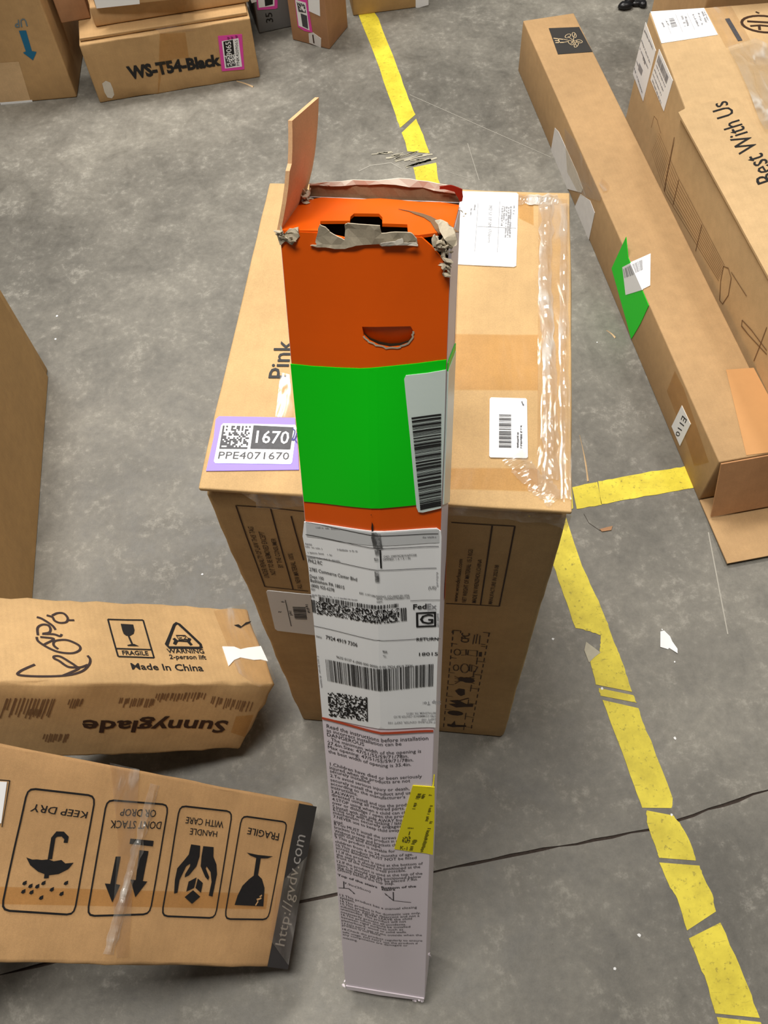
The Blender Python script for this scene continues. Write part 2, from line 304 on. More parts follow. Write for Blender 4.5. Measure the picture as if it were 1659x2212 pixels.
   ["D",[[0.2344,0.2264],[0.1537,0.2304]],0.005,42],
   ["D",[[0.2285,0.2156],[0.1405,0.2176]],0.006,43]]),
 ('c_txt', 'Cf', 'top', 'printed_text', 'ink', 0.001, None, None,
  [["T","Best With Us",[[0.1133,0.5294],[0.0984,0.7716],[0.0593,0.7644],[0.0676,0.5195]],0.0,0]]),
 ('c_draw', 'Cf', 'left', 'printed_drawing', 'inkbrownlight', 0.0008, None, None,
  [["L",[[0.8278,0.2029],[0.6949,0.193],[0.4285,0.1996]],0.0012],
   ["L",[[0.8295,0.1961],[0.6986,0.1846],[0.4283,0.1945]],0.0012],
   ["L",[[0.8312,0.1893],[0.7023,0.1762],[0.4282,0.1895]],0.0012],
   ["L",[[0.8329,0.1824],[0.7061,0.1677],[0.428,0.1844]],0.0012],
   ["L",[[0.8346,0.1755],[0.7099,0.1591],[0.4278,0.1793]],0.0012],
   ["L",[[0.8363,0.1686],[0.7138,0.1504],[0.4276,0.1742]],0.0012],
   ["L",[[0.838,0.1616],[0.7177,0.1416],[0.4275,0.1691]],0.0012],
   ["L",[[0.8398,0.1545],[0.7216,0.1328],[0.4273,0.1639]],0.0012],
   ["L",[[0.8416,0.1474],[0.7256,0.1238],[0.4271,0.1587]],0.0012],
   ["L",[[0.7582,0.2454],[0.744,0.1581],[0.7352,0.1237]],0.004],
   ["L",[[0.6907,0.1914],[0.6829,0.131]],0.002],
   ["L",[[0.5515,0.1934],[0.5404,0.1314]],0.002],
   ["L",[[0.4303,0.1953],[0.4135,0.2066],[0.3932,0.2008],[0.3802,0.1663],[0.3863,0.1351],[0.3999,0.1319],[0.4212,0.1647],[0.4303,0.1953]],0.002],
   ["L",[[0.4003,0.2093],[0.3278,0.2184]],0.0018],
   ["L",[[0.8692,0.1869],[0.8696,0.2158],[0.8521,0.2189],[0.8194,0.2092]],0.002],
   ["L",[[0.3104,0.1709],[0.3049,0.1603],[0.2746,0.1682],[0.2055,0.1925]],0.002],
   ["L",[[0.3104,0.1709],[0.2744,0.1833],[0.2103,0.1979]],0.002],
   ["L",[[0.2287,0.1455],[0.2322,0.1796],[0.2389,0.2304]],0.002]]),
 ('c_logo', 'Cb', 'top', 'printed_logo', 'inkbrown', 0.001, None, None,
  [["L",[[0.2832,0.2576],[0.2794,0.2505],[0.2727,0.2448],[0.2637,0.2409],[0.2528,0.2389],[0.2409,0.2392],[0.2288,0.2415],[0.2171,0.2459],[0.2068,0.2519],[0.1985,0.2592],[0.1928,0.2673],[0.1901,0.2757],[0.1906,0.2838],[0.1943,0.291],[0.2009,0.2969],[0.2101,0.3009],[0.2211,0.3029],[0.2331,0.3026],[0.2455,0.3002],[0.2573,0.2958],[0.2676,0.2896],[0.2758,0.2822],[0.2814,0.274],[0.2839,0.2656],[0.2832,0.2576]],0.006],
   ["L",[[0.2034,0.2858],[0.2306,0.2794],[0.2764,0.2682]],0.006],
   ["L",[[0.2052,0.268],[0.2273,0.2676],[0.2722,0.2539]],0.005],
   ["L",[[0.2245,0.2653],[0.2217,0.2517]],0.006],
   ["L",[[0.2314,0.3177],[0.2374,0.3112]],0.004]]),
 ('c_tape', 'Cb', 'top', 'packing_tape', 'tape', 0.0012, None, 'clear tape seam',
  [["P",[[0.1249,0.3461],[0.1842,0.3474],[0.1917,0.2193],[0.1335,0.1985]]]]),
 ('c_pouch', 'Cf', 'top', 'plastic_pouch', 'pouch', 0.003, None, 'crinkled clear plastic document pouch',
  [["P",[[0.1633,0.9377],[0.2323,0.9531],[0.2569,0.9187],[0.2189,0.745],[0.1811,0.6483],[0.1387,0.6674],[0.1398,0.7019],[0.1512,0.7741],[0.1614,0.874]]]]),
 ('c_pouchk', 'Cb', 'top', 'scuff_print', 'inkgrey', 0.0015, None, None,
  [["L",[[0.1628,0.3008],[0.1696,0.2187]],0.01]]),
 ('d_g', 'D', 'right', 'printed_text', 'inkbrown', 0.0008, None, None,
  [["T","G",[[0.2412,0.2178],[0.2694,0.1684],[0.3072,0.1675],[0.2765,0.2173]],0.0,0]]),
 ('e_fr', 'E', 'top', 'fragile_symbol', 'ink', 0.001, None, None,
  [["L",[[0.5311,0.1288],[0.5857,0.1301]],0.0026],
   ["L",[[0.5857,0.1301],[0.5881,0.0506]],0.0026],
   ["L",[[0.5881,0.0506],[0.5343,0.0514]],0.0026],
   ["L",[[0.5343,0.0514],[0.5311,0.1288]],0.0026],
   ["L",[[0.5337,0.0679],[0.5867,0.0674]],0.0026],
   ["P",[[0.5494,0.1206],[0.5685,0.1197],[0.5687,0.1081],[0.566,0.1004],[0.5598,0.0959],[0.5538,0.096],[0.5506,0.0997],[0.5497,0.1072]]],
   ["L",[[0.5572,0.0969],[0.5602,0.0765]],0.003],
   ["P",[[0.552,0.0759],[0.5587,0.0783],[0.5633,0.0785],[0.5696,0.0742],[0.5523,0.074]]],
   ["T","FRAGILE",[[0.5417,0.0552],[0.5809,0.0555],[0.5809,0.0643],[0.5416,0.0642]],0.06,0]]),
 ('e_wr', 'E', 'top', 'warning_symbol', 'ink', 0.001, None, None,
  [["L",[[0.6155,0.0721],[0.6131,0.0784],[0.6345,0.1221],[0.6392,0.1263],[0.6428,0.1237],[0.6678,0.0803],[0.6677,0.0738],[0.6629,0.0721],[0.6155,0.0721]],0.0048],
   ["T","x2",[[0.6345,0.0907],[0.6481,0.0904],[0.6481,0.0971],[0.6345,0.0973]],0.0,0],
   ["L",[[0.6323,0.0979],[0.647,0.0986],[0.6523,0.0894],[0.6347,0.0887],[0.6323,0.0979]],0.0018],
   ["L",[[0.6266,0.0915],[0.6299,0.0866],[0.6254,0.0788]],0.005],
   ["L",[[0.653,0.0926],[0.649,0.0854],[0.6526,0.0779]],0.005],
   ["L",[[0.6299,0.0866],[0.649,0.0854]],0.0025],
   ["T","WARNING",[[0.6112,0.0607],[0.6702,0.0609],[0.6698,0.07],[0.6108,0.0697]],0.05,0],
   ["T","2-person lift",[[0.6121,0.0489],[0.6705,0.0488],[0.6712,0.0575],[0.6123,0.0578]],0.05,0]]),
 ('e_ch', 'E', 'top', 'printed_text', 'ink', 0.001, None, None,
  [["T","Made In China",[[0.5506,0.0263],[0.6605,0.0249],[0.6602,0.0385],[0.5498,0.0386]],0.045,0]]),
 ('e_hw', 'E', 'top', 'handwriting', 'marker', 0.001, None, 'handwritten marker scrawl',
  [["L",[[0.417,0.034],[0.3963,0.0205],[0.3985,0.0135],[0.4504,0.0129],[0.4766,0.0199],[0.4894,0.033],[0.4929,0.0441],[0.4902,0.0517]],0.0036],
   ["L",[[0.4516,0.013],[0.475,0.0266],[0.4607,0.0297],[0.4499,0.0414],[0.4437,0.0464],[0.4448,0.0505],[0.4532,0.0494],[0.4664,0.0366],[0.4752,0.0283],[0.4883,0.0336]],0.0036],
   ["L",[[0.4242,0.0875],[0.4258,0.0787],[0.438,0.0669],[0.4518,0.0587],[0.4688,0.0564],[0.4793,0.0612],[0.4822,0.0684],[0.4773,0.0754],[0.4644,0.0827],[0.4492,0.0807],[0.4459,0.0725],[0.4512,0.0646]],0.0036],
   ["L",[[0.4291,0.0877],[0.4472,0.0849],[0.4364,0.0756],[0.4312,0.0719]],0.0036],
   ["L",[[0.4262,0.0911],[0.4271,0.1056],[0.4339,0.1125],[0.442,0.1118],[0.4448,0.1046],[0.4423,0.0973],[0.4334,0.0943],[0.4481,0.0939],[0.4565,0.0903],[0.4594,0.0944]],0.0036],
   ["L",[[0.4278,0.1276],[0.435,0.1243],[0.4475,0.1121],[0.4516,0.1031]],0.0036],
   ["L",[[0.4496,0.1319],[0.4578,0.1377],[0.4668,0.1376],[0.4716,0.1284],[0.4686,0.1196],[0.4594,0.1175],[0.4523,0.1216],[0.4497,0.1289],[0.442,0.1322]],0.0036],
   ["L",[[0.4703,0.1234],[0.4807,0.124]],0.0036]]),
 ('e_sg', 'E', 'front', 'printed_text', 'inkbrown', 0.001, None, None,
  [["T","Sunnyglade",[[0.7237,0.0772],[0.4955,0.0834],[0.4992,0.0575],[0.7246,0.048]],0.07,0.0]]),
 ('e_sm', 'E', 'front', 'worn_print', 'inkbrownlight', 0.0009, None, None,
  [["L",[[0.5381,0.1305],[0.5385,0.1187]],0.0016],
   ["L",[[0.541,0.1305],[0.5413,0.1195]],0.0016],
   ["L",[[0.5462,0.1288],[0.5468,0.1104]],0.0016],
   ["L",[[0.5482,0.1294],[0.5486,0.1177]],0.0016],
   ["L",[[0.5507,0.1303],[0.5511,0.1191]],0.0016],
   ["L",[[0.5556,0.1286],[0.5563,0.1101]],0.0016],
   ["L",[[0.5588,0.1301],[0.5594,0.1127]],0.0016],
   ["L",[[0.5617,0.1288],[0.5623,0.1131]],0.0016],
   ["L",[[0.5658,0.1302],[0.5665,0.1121]],0.0016],
   ["L",[[0.5691,0.1292],[0.5698,0.1131]],0.0016],
   ["L",[[0.5711,0.1302],[0.5717,0.1159]],0.0016],
   ["L",[[0.5765,0.1291],[0.5773,0.1109]],0.0016],
   ["L",[[0.5796,0.129],[0.5804,0.1104]],0.0016],
   ["L",[[0.5835,0.1291],[0.5843,0.1111]],0.0016],
   ["L",[[0.586,0.1292],[0.5867,0.1137]],0.0016],
   ["L",[[0.5883,0.1283],[0.5889,0.1156]],0.0016],
   ["L",[[0.5889,0.1403],[0.5894,0.1302]],0.0016],
   ["L",[[0.5929,0.1407],[0.5937,0.1258]],0.0016],
   ["L",[[0.5969,0.1413],[0.5979,0.1219]],0.0016],
   ["L",[[0.5986,0.1403],[0.5992,0.1286]],0.0016],
   ["L",[[0.602,0.14],[0.6027,0.1268]],0.0016],
   ["L",[[0.6056,0.1396],[0.6064,0.1244]],0.0016],
   ["L",[[0.6066,0.1412],[0.6072,0.1309]],0.0016],
   ["L",[[0.6119,0.1411],[0.6128,0.1254]],0.0016],
   ["L",[[0.6141,0.1406],[0.6147,0.1291]],0.0016],
   ["L",[[0.6182,0.1396],[0.6192,0.1229]],0.0016],
   ["L",[[0.6227,0.1394],[0.6237,0.1223]],0.0016],
   ["L",[[0.6241,0.1394],[0.6249,0.1267]],0.0016],
   ["L",[[0.6284,0.1394],[0.6293,0.1255]],0.0016],
   ["L",[[0.6327,0.1409],[0.6338,0.123]],0.0016],
   ["L",[[0.6345,0.1412],[0.6354,0.127]],0.0016],
   ["L",[[0.6392,0.1408],[0.6405,0.1214]],0.0016],
   ["L",[[0.6394,0.1411],[0.6401,0.1308]],0.0016],
   ["L",[[0.6443,0.1408],[0.6452,0.1274]],0.0016],
   ["L",[[0.6487,0.1405],[0.6501,0.1208]],0.0016],
   ["L",[[0.6491,0.1414],[0.6498,0.1309]],0.0016],
   ["L",[[0.6536,0.1411],[0.6548,0.1245]],0.0016],
   ["L",[[0.6558,0.1409],[0.6569,0.1261]],0.0016],
   ["L",[[0.6597,0.1402],[0.6605,0.129]],0.0016],
   ["L",[[0.6649,0.1391],[0.6659,0.125]],0.0016],
   ["L",[[0.679,0.1324],[0.6803,0.1173]],0.0016],
   ["L",[[0.6823,0.1323],[0.6837,0.115]],0.0016],
   ["L",[[0.6884,0.1309],[0.6904,0.1085]],0.0016],
   ["L",[[0.6893,0.131],[0.6906,0.1158]],0.0016],
   ["L",[[0.693,0.129],[0.6943,0.1139]],0.0016],
   ["L",[[0.6956,0.1283],[0.6968,0.1155]],0.0016],
   ["L",[[0.7021,0.1289],[0.7044,0.1044]],0.0016],
   ["L",[[0.7062,0.1272],[0.7081,0.1068]],0.0016],
   ["L",[[0.7096,0.1282],[0.7113,0.1097]],0.0016],
   ["L",[[0.7148,0.1256],[0.717,0.1024]],0.0016],
   ["L",[[0.7178,0.1254],[0.7194,0.1089]],0.0016],
   ["L",[[0.7236,0.1242],[0.7256,0.1038]],0.0016],
   ["L",[[0.7276,0.1239],[0.7296,0.1033]],0.0016],
   ["L",[[0.7322,0.1226],[0.7346,0.0986]],0.0016],
   ["L",[[0.7354,0.1221],[0.738,0.0974]],0.0016],
   ["L",[[0.7368,0.1216],[0.7381,0.1085]],0.0016],
   ["L",[[0.7428,0.1216],[0.7454,0.0968]],0.0016],
   ["L",[[0.7432,0.1212],[0.7448,0.1065]],0.0016],
   ["L",[[0.7496,0.1197],[0.752,0.0977]],0.0016],
   ["L",[[0.467,0.1294],[0.467,0.1182]],0.0016],
   ["L",[[0.471,0.1311],[0.4711,0.1102]],0.0016],
   ["L",[[0.4748,0.1294],[0.4748,0.1095]],0.0016],
   ["L",[[0.4778,0.1309],[0.4779,0.1099]],0.0016],
   ["L",[[0.4801,0.1293],[0.4802,0.1144]],0.0016],
   ["L",[[0.4839,0.1301],[0.484,0.1136]],0.0016],
   ["L",[[0.485,0.1299],[0.4851,0.1183]],0.0016],
   ["L",[[0.3845,0.1309],[0.3832,0.0906]],0.0016],
   ["L",[[0.3844,0.1306],[0.3835,0.1013]],0.0016],
   ["L",[[0.3857,0.1304],[0.385,0.1087]],0.0016],
   ["L",[[0.3892,0.131],[0.3885,0.1077]],0.0016],
   ["L",[[0.3952,0.1315],[0.3941,0.0927]],0.0016],
   ["L",[[0.3964,0.13],[0.3955,0.0978]],0.0016],
   ["L",[[0.3967,0.1308],[0.396,0.1067]],0.0016],
   ["L",[[0.402,0.1311],[0.4012,0.0983]],0.0016],
   ["L",[[0.4066,0.1319],[0.4057,0.0931]],0.0016],
   ["L",[[0.4074,0.1313],[0.4068,0.1054]],0.0016],
   ["L",[[0.4121,0.1302],[0.4114,0.0992]],0.0016],
   ["L",[[0.4164,0.1315],[0.4156,0.0905]],0.0016],
   ["L",[[0.4169,0.1312],[0.4163,0.0985]],0.0016],
   ["L",[[0.4221,0.1303],[0.4214,0.0884]],0.0016],
   ["L",[[0.4212,0.1307],[0.4207,0.102]],0.0016],
   ["L",[[0.4261,0.1308],[0.4255,0.093]],0.0016],
   ["L",[[0.4262,0.13],[0.4257,0.1027]],0.0016],
   ["L",[[0.4315,0.1296],[0.431,0.0906]],0.0016],
   ["L",[[0.4341,0.1304],[0.4336,0.0934]],0.0016],
   ["L",[[0.4378,0.1307],[0.4373,0.0883]],0.0016],
   ["L",[[0.4386,0.1298],[0.4383,0.101]],0.0016],
   ["L",[[0.4434,0.1307],[0.4431,0.095]],0.0016],
   ["L",[[0.4465,0.1308],[0.4462,0.0915]],0.0016],
   ["L",[[0.4159,0.11],[0.4157,0.1017]],0.0016],
   ["L",[[0.4194,0.1097],[0.4191,0.0964]],0.0016],
   ["L",[[0.4224,0.1088],[0.4223,0.0987]],0.0016],
   ["L",[[0.4253,0.1098],[0.4251,0.0978]],0.0016],
   ["L",[[0.4287,0.1095],[0.4285,0.0952]],0.0016],
   ["L",[[0.431,0.1092],[0.4308,0.0994]],0.0016],
   ["L",[[0.4329,0.1077],[0.4328,0.1002]],0.0016],
   ["L",[[0.4377,0.1079],[0.4375,0.0946]],0.0016],
   ["L",[[0.4494,0.0551],[0.4493,0.0439]],0.0016],
   ["L",[[0.4535,0.0541],[0.4534,0.0388]],0.0016],
   ["L",[[0.4575,0.0559],[0.4574,0.0366]],0.0016],
   ["L",[[0.4606,0.0543],[0.4605,0.0379]],0.0016],
   ["L",[[0.464,0.0551],[0.464,0.0372]],0.0016],
   ["L",[[0.4671,0.0543],[0.4671,0.0405]],0.0016],
   ["L",[[0.4714,0.0548],[0.4714,0.0381]],0.0016],
   ["L",[[0.4734,0.054],[0.4735,0.0409]],0.0016],
   ["L",[[0.4786,0.0543],[0.4787,0.0355]],0.0016],
   ["L",[[0.4813,0.0544],[0.4814,0.0365]],0.0016],
   ["L",[[0.4825,0.0546],[0.4826,0.0446]],0.0016]]),
 ('e_wt', 'E', 'top', 'torn_label', 'paper', 0.0016, None, 'torn strip of white label',
  [["P",[[0.7036,0.0765],[0.7243,0.0772],[0.7337,0.072],[0.7474,0.0764],[0.7725,0.0812],[0.7741,0.0464],[0.7632,0.0501],[0.7504,0.049],[0.7287,0.0539],[0.7165,0.0483],[0.7041,0.0356]]]]),
 ('e_tp', 'E', 'top', 'packing_tape', 'tape', 0.0012, None, 'clear tape over the crushed end',
  [["P",[[0.7099,0.1595],[0.7715,0.179],[0.7755,0.0082],[0.7428,-0.0085],[0.7155,0.0227]]]]),
 ('e_tp2', 'E', 'front', 'packing_tape', 'tapematte', 0.0008, None, None,
  [["P",[[0.7324,0.0871],[0.7628,0.0885],[0.7669,0.0339],[0.7368,0.0484]]]]),
 ('e_cr', 'E', 'top', 'torn_edge', 'dark', 0.0014, None, 'dark tear in the cardboard',
  [["P",[[0.7373,0.1275],[0.7463,0.1293],[0.7499,0.1249],[0.7606,0.1343],[0.7713,0.1378],[0.7686,0.1339],[0.7572,0.1282],[0.7472,0.121],[0.7418,0.1245]]]]),
 ('f_fr0', 'F', 'top', 'keep_dry_symbol', 'ink', 0.0008, None, None,
  [["L",[[0.3266,0.1755],[0.3274,0.1813],[0.3302,0.1844],[0.3359,0.1859],[0.407,0.1888],[0.4129,0.1878],[0.4161,0.1849],[0.4179,0.1792],[0.4281,0.0633],[0.4274,0.0575],[0.4247,0.0546],[0.419,0.0534],[0.3448,0.0539],[0.3389,0.0552],[0.3357,0.0582],[0.3341,0.064],[0.3266,0.1755]],0.0022],
   ["T","KEEP DRY",[[0.4126,0.1695],[0.3372,0.1694],[0.3361,0.1609],[0.4121,0.1619]],0.015,0],
   ["L",[[0.3783,0.1116],[0.3753,0.1353],[0.3785,0.1401],[0.3861,0.1409],[0.3926,0.1371],[0.393,0.1316]],0.0055],
   ["P",[[0.3481,0.111],[0.3561,0.1094],[0.3621,0.1101],[0.3685,0.11],[0.3765,0.1114],[0.3839,0.1099],[0.3937,0.1122],[0.4,0.1088],[0.4109,0.1106],[0.4058,0.103],[0.3946,0.0966],[0.3811,0.0941],[0.3675,0.0971],[0.3555,0.1032]]],
   ["L",[[0.3794,0.0955],[0.3801,0.0908]],0.006],
   ["P",[[0.3563,0.0867],[0.3569,0.083],[0.3545,0.0813],[0.3518,0.0822],[0.3524,0.0848]]],
   ["P",[[0.3645,0.0841],[0.3652,0.0804],[0.3627,0.0788],[0.36,0.0796],[0.3607,0.0822]]],
   ["P",[[0.3732,0.0843],[0.3739,0.0806],[0.3714,0.0789],[0.3686,0.0798],[0.3693,0.0824]]],
   ["P",[[0.3801,0.0884],[0.3807,0.0846],[0.3782,0.083],[0.3754,0.0838],[0.3761,0.0864]]],
   ["P",[[0.3574,0.0778],[0.358,0.0741],[0.3556,0.0724],[0.3529,0.0733],[0.3536,0.0759]]],
   ["P",[[0.3678,0.0776],[0.3685,0.0739],[0.366,0.0722],[0.3633,0.0731],[0.3639,0.0757]]],
   ["P",[[0.382,0.0726],[0.3826,0.0688],[0.3801,0.0672],[0.3773,0.0681],[0.378,0.0707]]],
   ["P",[[0.393,0.0823],[0.3937,0.0784],[0.3911,0.0768],[0.3883,0.0777],[0.389,0.0803]]],
   ["P",[[0.4096,0.0905],[0.4103,0.0867],[0.4076,0.085],[0.4047,0.0859],[0.4055,0.0885]]],
   ["P",[[0.4072,0.0784],[0.4079,0.0746],[0.4053,0.0729],[0.4024,0.0738],[0.4031,0.0765]]]]),
 ('f_fr1', 'F', 'top', 'do_not_drop_symbol', 'ink', 0.0008, None, None,
  [["L",[[0.4352,0.1768],[0.4359,0.1827],[0.4386,0.1859],[0.4443,0.1875],[0.5191,0.1926],[0.525,0.1918],[0.5281,0.189],[0.5297,0.1833],[0.5366,0.0695],[0.5357,0.0636],[0.5329,0.0604],[0.5272,0.0588],[0.4566,0.0538],[0.4507,0.0546],[0.4474,0.0574],[0.4457,0.0631],[0.4352,0.1768]],0.0022],
   ["T","DONT STACK",[[0.5245,0.1711],[0.4469,0.1637],[0.4482,0.1545],[0.5247,0.1618]],0.015,0],
   ["T","OR DROP",[[0.5118,0.1844],[0.4578,0.1792],[0.458,0.1705],[0.5129,0.1752]],0.015,0],
   ["P",[[0.4817,0.1457],[0.5181,0.1466],[0.5185,0.1399],[0.4821,0.1394]]],
   ["P",[[0.4994,0.1335],[0.5135,0.1336],[0.5148,0.0976],[0.5221,0.0975],[0.5091,0.078],[0.4958,0.0979],[0.5038,0.098]]],
   ["P",[[0.4664,0.1227],[0.4735,0.1234],[0.4757,0.0914],[0.4823,0.0907],[0.477,0.0701],[0.4602,0.0908],[0.4679,0.0909]]]]),
 ('f_fr2', 'F', 'top', 'handle_with_care_symbol', 'ink', 0.0008, None, None,
  [["L",[[0.5483,0.1844],[0.5492,0.1902],[0.552,0.1934],[0.5577,0.1948],[0.6297,0.1979],[0.6355,0.1969],[0.6387,0.194],[0.6402,0.1883],[0.646,0.0697],[0.6451,0.0639],[0.6422,0.0608],[0.6365,0.0595],[0.5662,0.0583],[0.5603,0.0594],[0.5572,0.0623],[0.5556,0.0681],[0.5483,0.1844]],0.0022],
   ["T","HANDLE",[[0.6205,0.1694],[0.5734,0.1685],[0.574,0.1603],[0.6211,0.1622]],0.015,0],
   ["T","WITH CARE",[[0.6277,0.1837],[0.5629,0.1819],[0.5629,0.1736],[0.629,0.1747]],0.015,0],
   ["P",[[0.5801,0.1484],[0.596,0.1482],[0.5981,0.1346],[0.5959,0.1219],[0.5865,0.1101],[0.5799,0.1067],[0.5797,0.1108],[0.5851,0.1211],[0.5847,0.1247],[0.5786,0.1205],[0.5721,0.1029],[0.5733,0.0874],[0.5682,0.0859],[0.5648,0.1024],[0.5648,0.1169],[0.5733,0.1274],[0.5794,0.1354]]],
   ["P",[[0.6012,0.1482],[0.6191,0.1487],[0.6217,0.1367],[0.6296,0.1273],[0.634,0.115],[0.6339,0.0862],[0.6271,0.087],[0.6272,0.1044],[0.6221,0.1166],[0.6133,0.1234],[0.6123,0.1208],[0.6214,0.1103],[0.6204,0.1064],[0.6146,0.1098],[0.6032,0.1225],[0.6015,0.1349]]],
   ["P",[[0.5982,0.0921],[0.6127,0.0849],[0.6013,0.0753],[0.5867,0.0827]]],
   ["P",[[0.5878,0.1021],[0.5998,0.1082],[0.5991,0.0951],[0.5874,0.0895]]],
   ["P",[[0.6024,0.1071],[0.6123,0.1021],[0.6123,0.0898],[0.6014,0.0952]]]]),
 ('f_fr3', 'F', 'top', 'fragile_symbol', 'ink', 0.0008, None, None,
  [["L",[[0.6588,0.1848],[0.6598,0.1906],[0.6627,0.1937],[0.6684,0.195],[0.7402,0.1965],[0.7459,0.1954],[0.7488,0.1925],[0.7498,0.1867],[0.7454,0.0722],[0.7439,0.0664],[0.7408,0.0633],[0.735,0.0618],[0.6734,0.0596],[0.6676,0.0606],[0.6645,0.0635],[0.663,0.0692],[0.6588,0.1848]],0.0022],
   ["T","FRAGILE",[[0.7383,0.1795],[0.6754,0.1807],[0.6747,0.1718],[0.739,0.1691]],0.02,0],
   ["P",[[0.6812,0.1473],[0.7036,0.1462],[0.7339,0.1468],[0.7238,0.1432],[0.7105,0.142],[0.7106,0.1195],[0.7195,0.1149],[0.7272,0.1036],[0.7309,0.079],[0.677,0.0779],[0.6792,0.0902],[0.6848,0.1034],[0.6953,0.1131],[0.7026,0.1181],[0.7017,0.1418],[0.6889,0.1441]]]]),
 ('f_cr', 'F', 'top', 'crack_symbol', 'cardF', 0.0012, 'f_fr3', None,
  [["L",[[0.7155,0.0794],[0.719,0.0848],[0.7163,0.0867],[0.7242,0.0898],[0.7211,0.0914],[0.7244,0.0935]],0.0022]]),
 ('f_blk', 'F', 'top', 'black_band', 'blackgloss', 0.0008, None, 'black printed end band',
  [["P",[[0.7666,0.2262],[0.8059,0.2264],[0.8012,-0.0025],[0.76,0.0004]]]]),
 ('f_url', 'F', 'top', 'printed_text', 'greyprint', 0.0012, 'f_blk', None,
  [["T","http://gvdv.com",[[0.7862,0.0278],[0.7927,0.1816],[0.7702,0.1835],[0.767,0.0299]],0.0,0]]),
 ('f_tp', 'F', 'top', 'packing_tape', 'tape', 0.0016, None, 'clear crinkled tape band',
  [["P",[[0.4254,0.2309],[0.4712,0.2297],[0.4871,0.1529],[0.519,0.0092],[0.5007,0.0078],[0.4795,0.0646],[0.4639,0.141]]]]),
 ('f_tp2', 'F', 'top', 'packing_tape', 'tape', 0.002, None, 'glossy tape over the black band',
  [["P",[[0.7476,0.105],[0.8024,0.153],[0.7997,0.0034],[0.7534,0.0372]]]]),
 ('f_tp3', 'F', 'top', 'packing_tape', 'tapematte', 0.0006, None, None,
  [["P",[[0.281,0.0759],[0.7361,0.0963],[0.7376,0.0754],[0.2867,0.0585]]]]),
 ('f_wl', 'F', 'top', 'shipping_label', 'paper', 0.001, None, 'white label at the frame edge',
  [["P",[[0.2462,0.1824],[0.299,0.1886],[0.3061,0.1439],[0.2611,0.1367]]]]),
 ('f_wlk', 'F', 'top', 'print', 'dark', 0.0014, None, None,
  [["L",[[0.281,0.1887],[0.3016,0.1903],[0.3081,0.1399]],0.001]]),
 ('w_tx', 'W', 'front', 'printed_text', 'ink', 0.001, None, None,
  [["T","WS-T54-Black",[[0.0975,0.0554],[0.3427,0.0539],[0.3444,0.0853],[0.0967,0.0912]],0.14,0]]),
 ('w_pk', 'W', 'front', 'inventory_label', 'pink', 0.0014, None, 'pink bordered inventory label',
  [["P",[[0.3493,0.132],[0.4117,0.127],[0.4006,0.0305],[0.3401,0.035]]]]),
 ('w_pkw', 'W', 'front', 'white_panel', 'paper', 0.0018, 'w_pk', None,
  [["P",[[0.3565,0.1179],[0.4007,0.1186],[0.3957,0.0396],[0.35,0.0419]]]]),
 ('w_pkd', 'W', 'front', 'dark_panel', 'ink', 0.0022, 'w_pk', None,
  [["P",[[0.3601,0.1161],[0.3855,0.1167],[0.3822,0.0771],[0.3564,0.0775]]]]),
 ('w_pkk', 'W', 'front', 'print', 'inkgrey', 0.0022, 'w_pk', None,
  [["M",[[0.3558,0.0746],[0.3822,0.0746],[0.3797,0.045],[0.3541,0.0442]],11,11,6,1],
   ["T","PNK4209065",[[0.39,0.0445],[0.3976,0.1147],[0.3905,0.1147],[0.382,0.0446]],0,0]]),
 ('w_pkt', 'W', 'front', 'print', 'paper', 0.0026, 'w_pk', None,
  [["T","9065",[[0.3753,0.0763],[0.3793,0.1141],[0.3651,0.114],[0.361,0.0767]],0.02,0]]),
 ('w_pkb', 'W', 'front', 'pen_mark', 'purpleink', 0.0026, 'w_pk', None,
  [["L",[[0.3721,0.1253],[0.377,0.124],[0.3758,0.1203],[0.3723,0.1214]],0.0016],
   ["L",[[0.3814,0.1247],[0.3863,0.1234],[0.3851,0.1197],[0.3816,0.1208]],0.0016],
   ["L",[[0.3934,0.1259],[0.3983,0.1246],[0.3971,0.1209],[0.3936,0.122]],0.0016]]),
 ('w_tp', 'W', 'front', 'packing_tape', 'tapematte', 0.0012, None, None,
  [["P",[[0.2058,0.1632],[0.2695,0.1551],[0.2629,0.0879],[0.2233,0.0908],[0.1805,0.0538],[0.1526,-0.0154]]]]),
 ('w_tp2', 'W', 'front', 'packing_tape', 'tape', 0.0012, None, None,
  [["P",[[0.1968,0.1765],[0.2452,0.178],[0.2947,0.1641],[0.2973,0.1553],[0.2277,0.1632],[0.2085,0.1604]]]]),
 ('w_dust', 'W', 'front', 'scuff', 'dust', 0.0008, None, 'pale scuff',
  [["P",[[0.0238,0.0555],[0.0351,0.0612],[0.0448,0.0543],[0.0462,0.0358],[0.0442,0.0177],[0.0354,0.0086],[0.0248,0.0132],[0.0216,0.0297]]]]),
 ('u_up', 'U', 'front', 'printed_text', 'greyblue', 0.001, None, None,
  [["T","UP",[[0.3684,0.2268],[0.3398,0.2226],[0.3326,0.2048],[0.3664,0.2063]],0.04,0]]),
 ('u_ar', 'U', 'front', 'printed_arrow', 'tealblue', 0.001, None, None,
  [["P",[[0.3399,0.1967],[0.3577,0.196],[0.3513,0.1412],[0.3622,0.1382],[0.3445,0.1167],[0.3273,0.1391],[0.3359,0.1421]]]]),
 ('u_tp', 'U', 'front', 'light_patch', 'cardlight', 0.0006, None, 'paler cardboard patch',
  [["P",[[0.2448,0.118],[0.307,0.1163],[0.2945,0.0068],[0.2975,0.0052],[0.1973,0.0071]]]]),
 ('u_ws', 'U', 'front', 'white_strip', 'paper', 0.001, None, 'white label edge',
  [["P",[[0.2115,0.0062],[0.2988,0.0056],[0.2978,-0.0003],[0.2112,-0.0003]]]]),
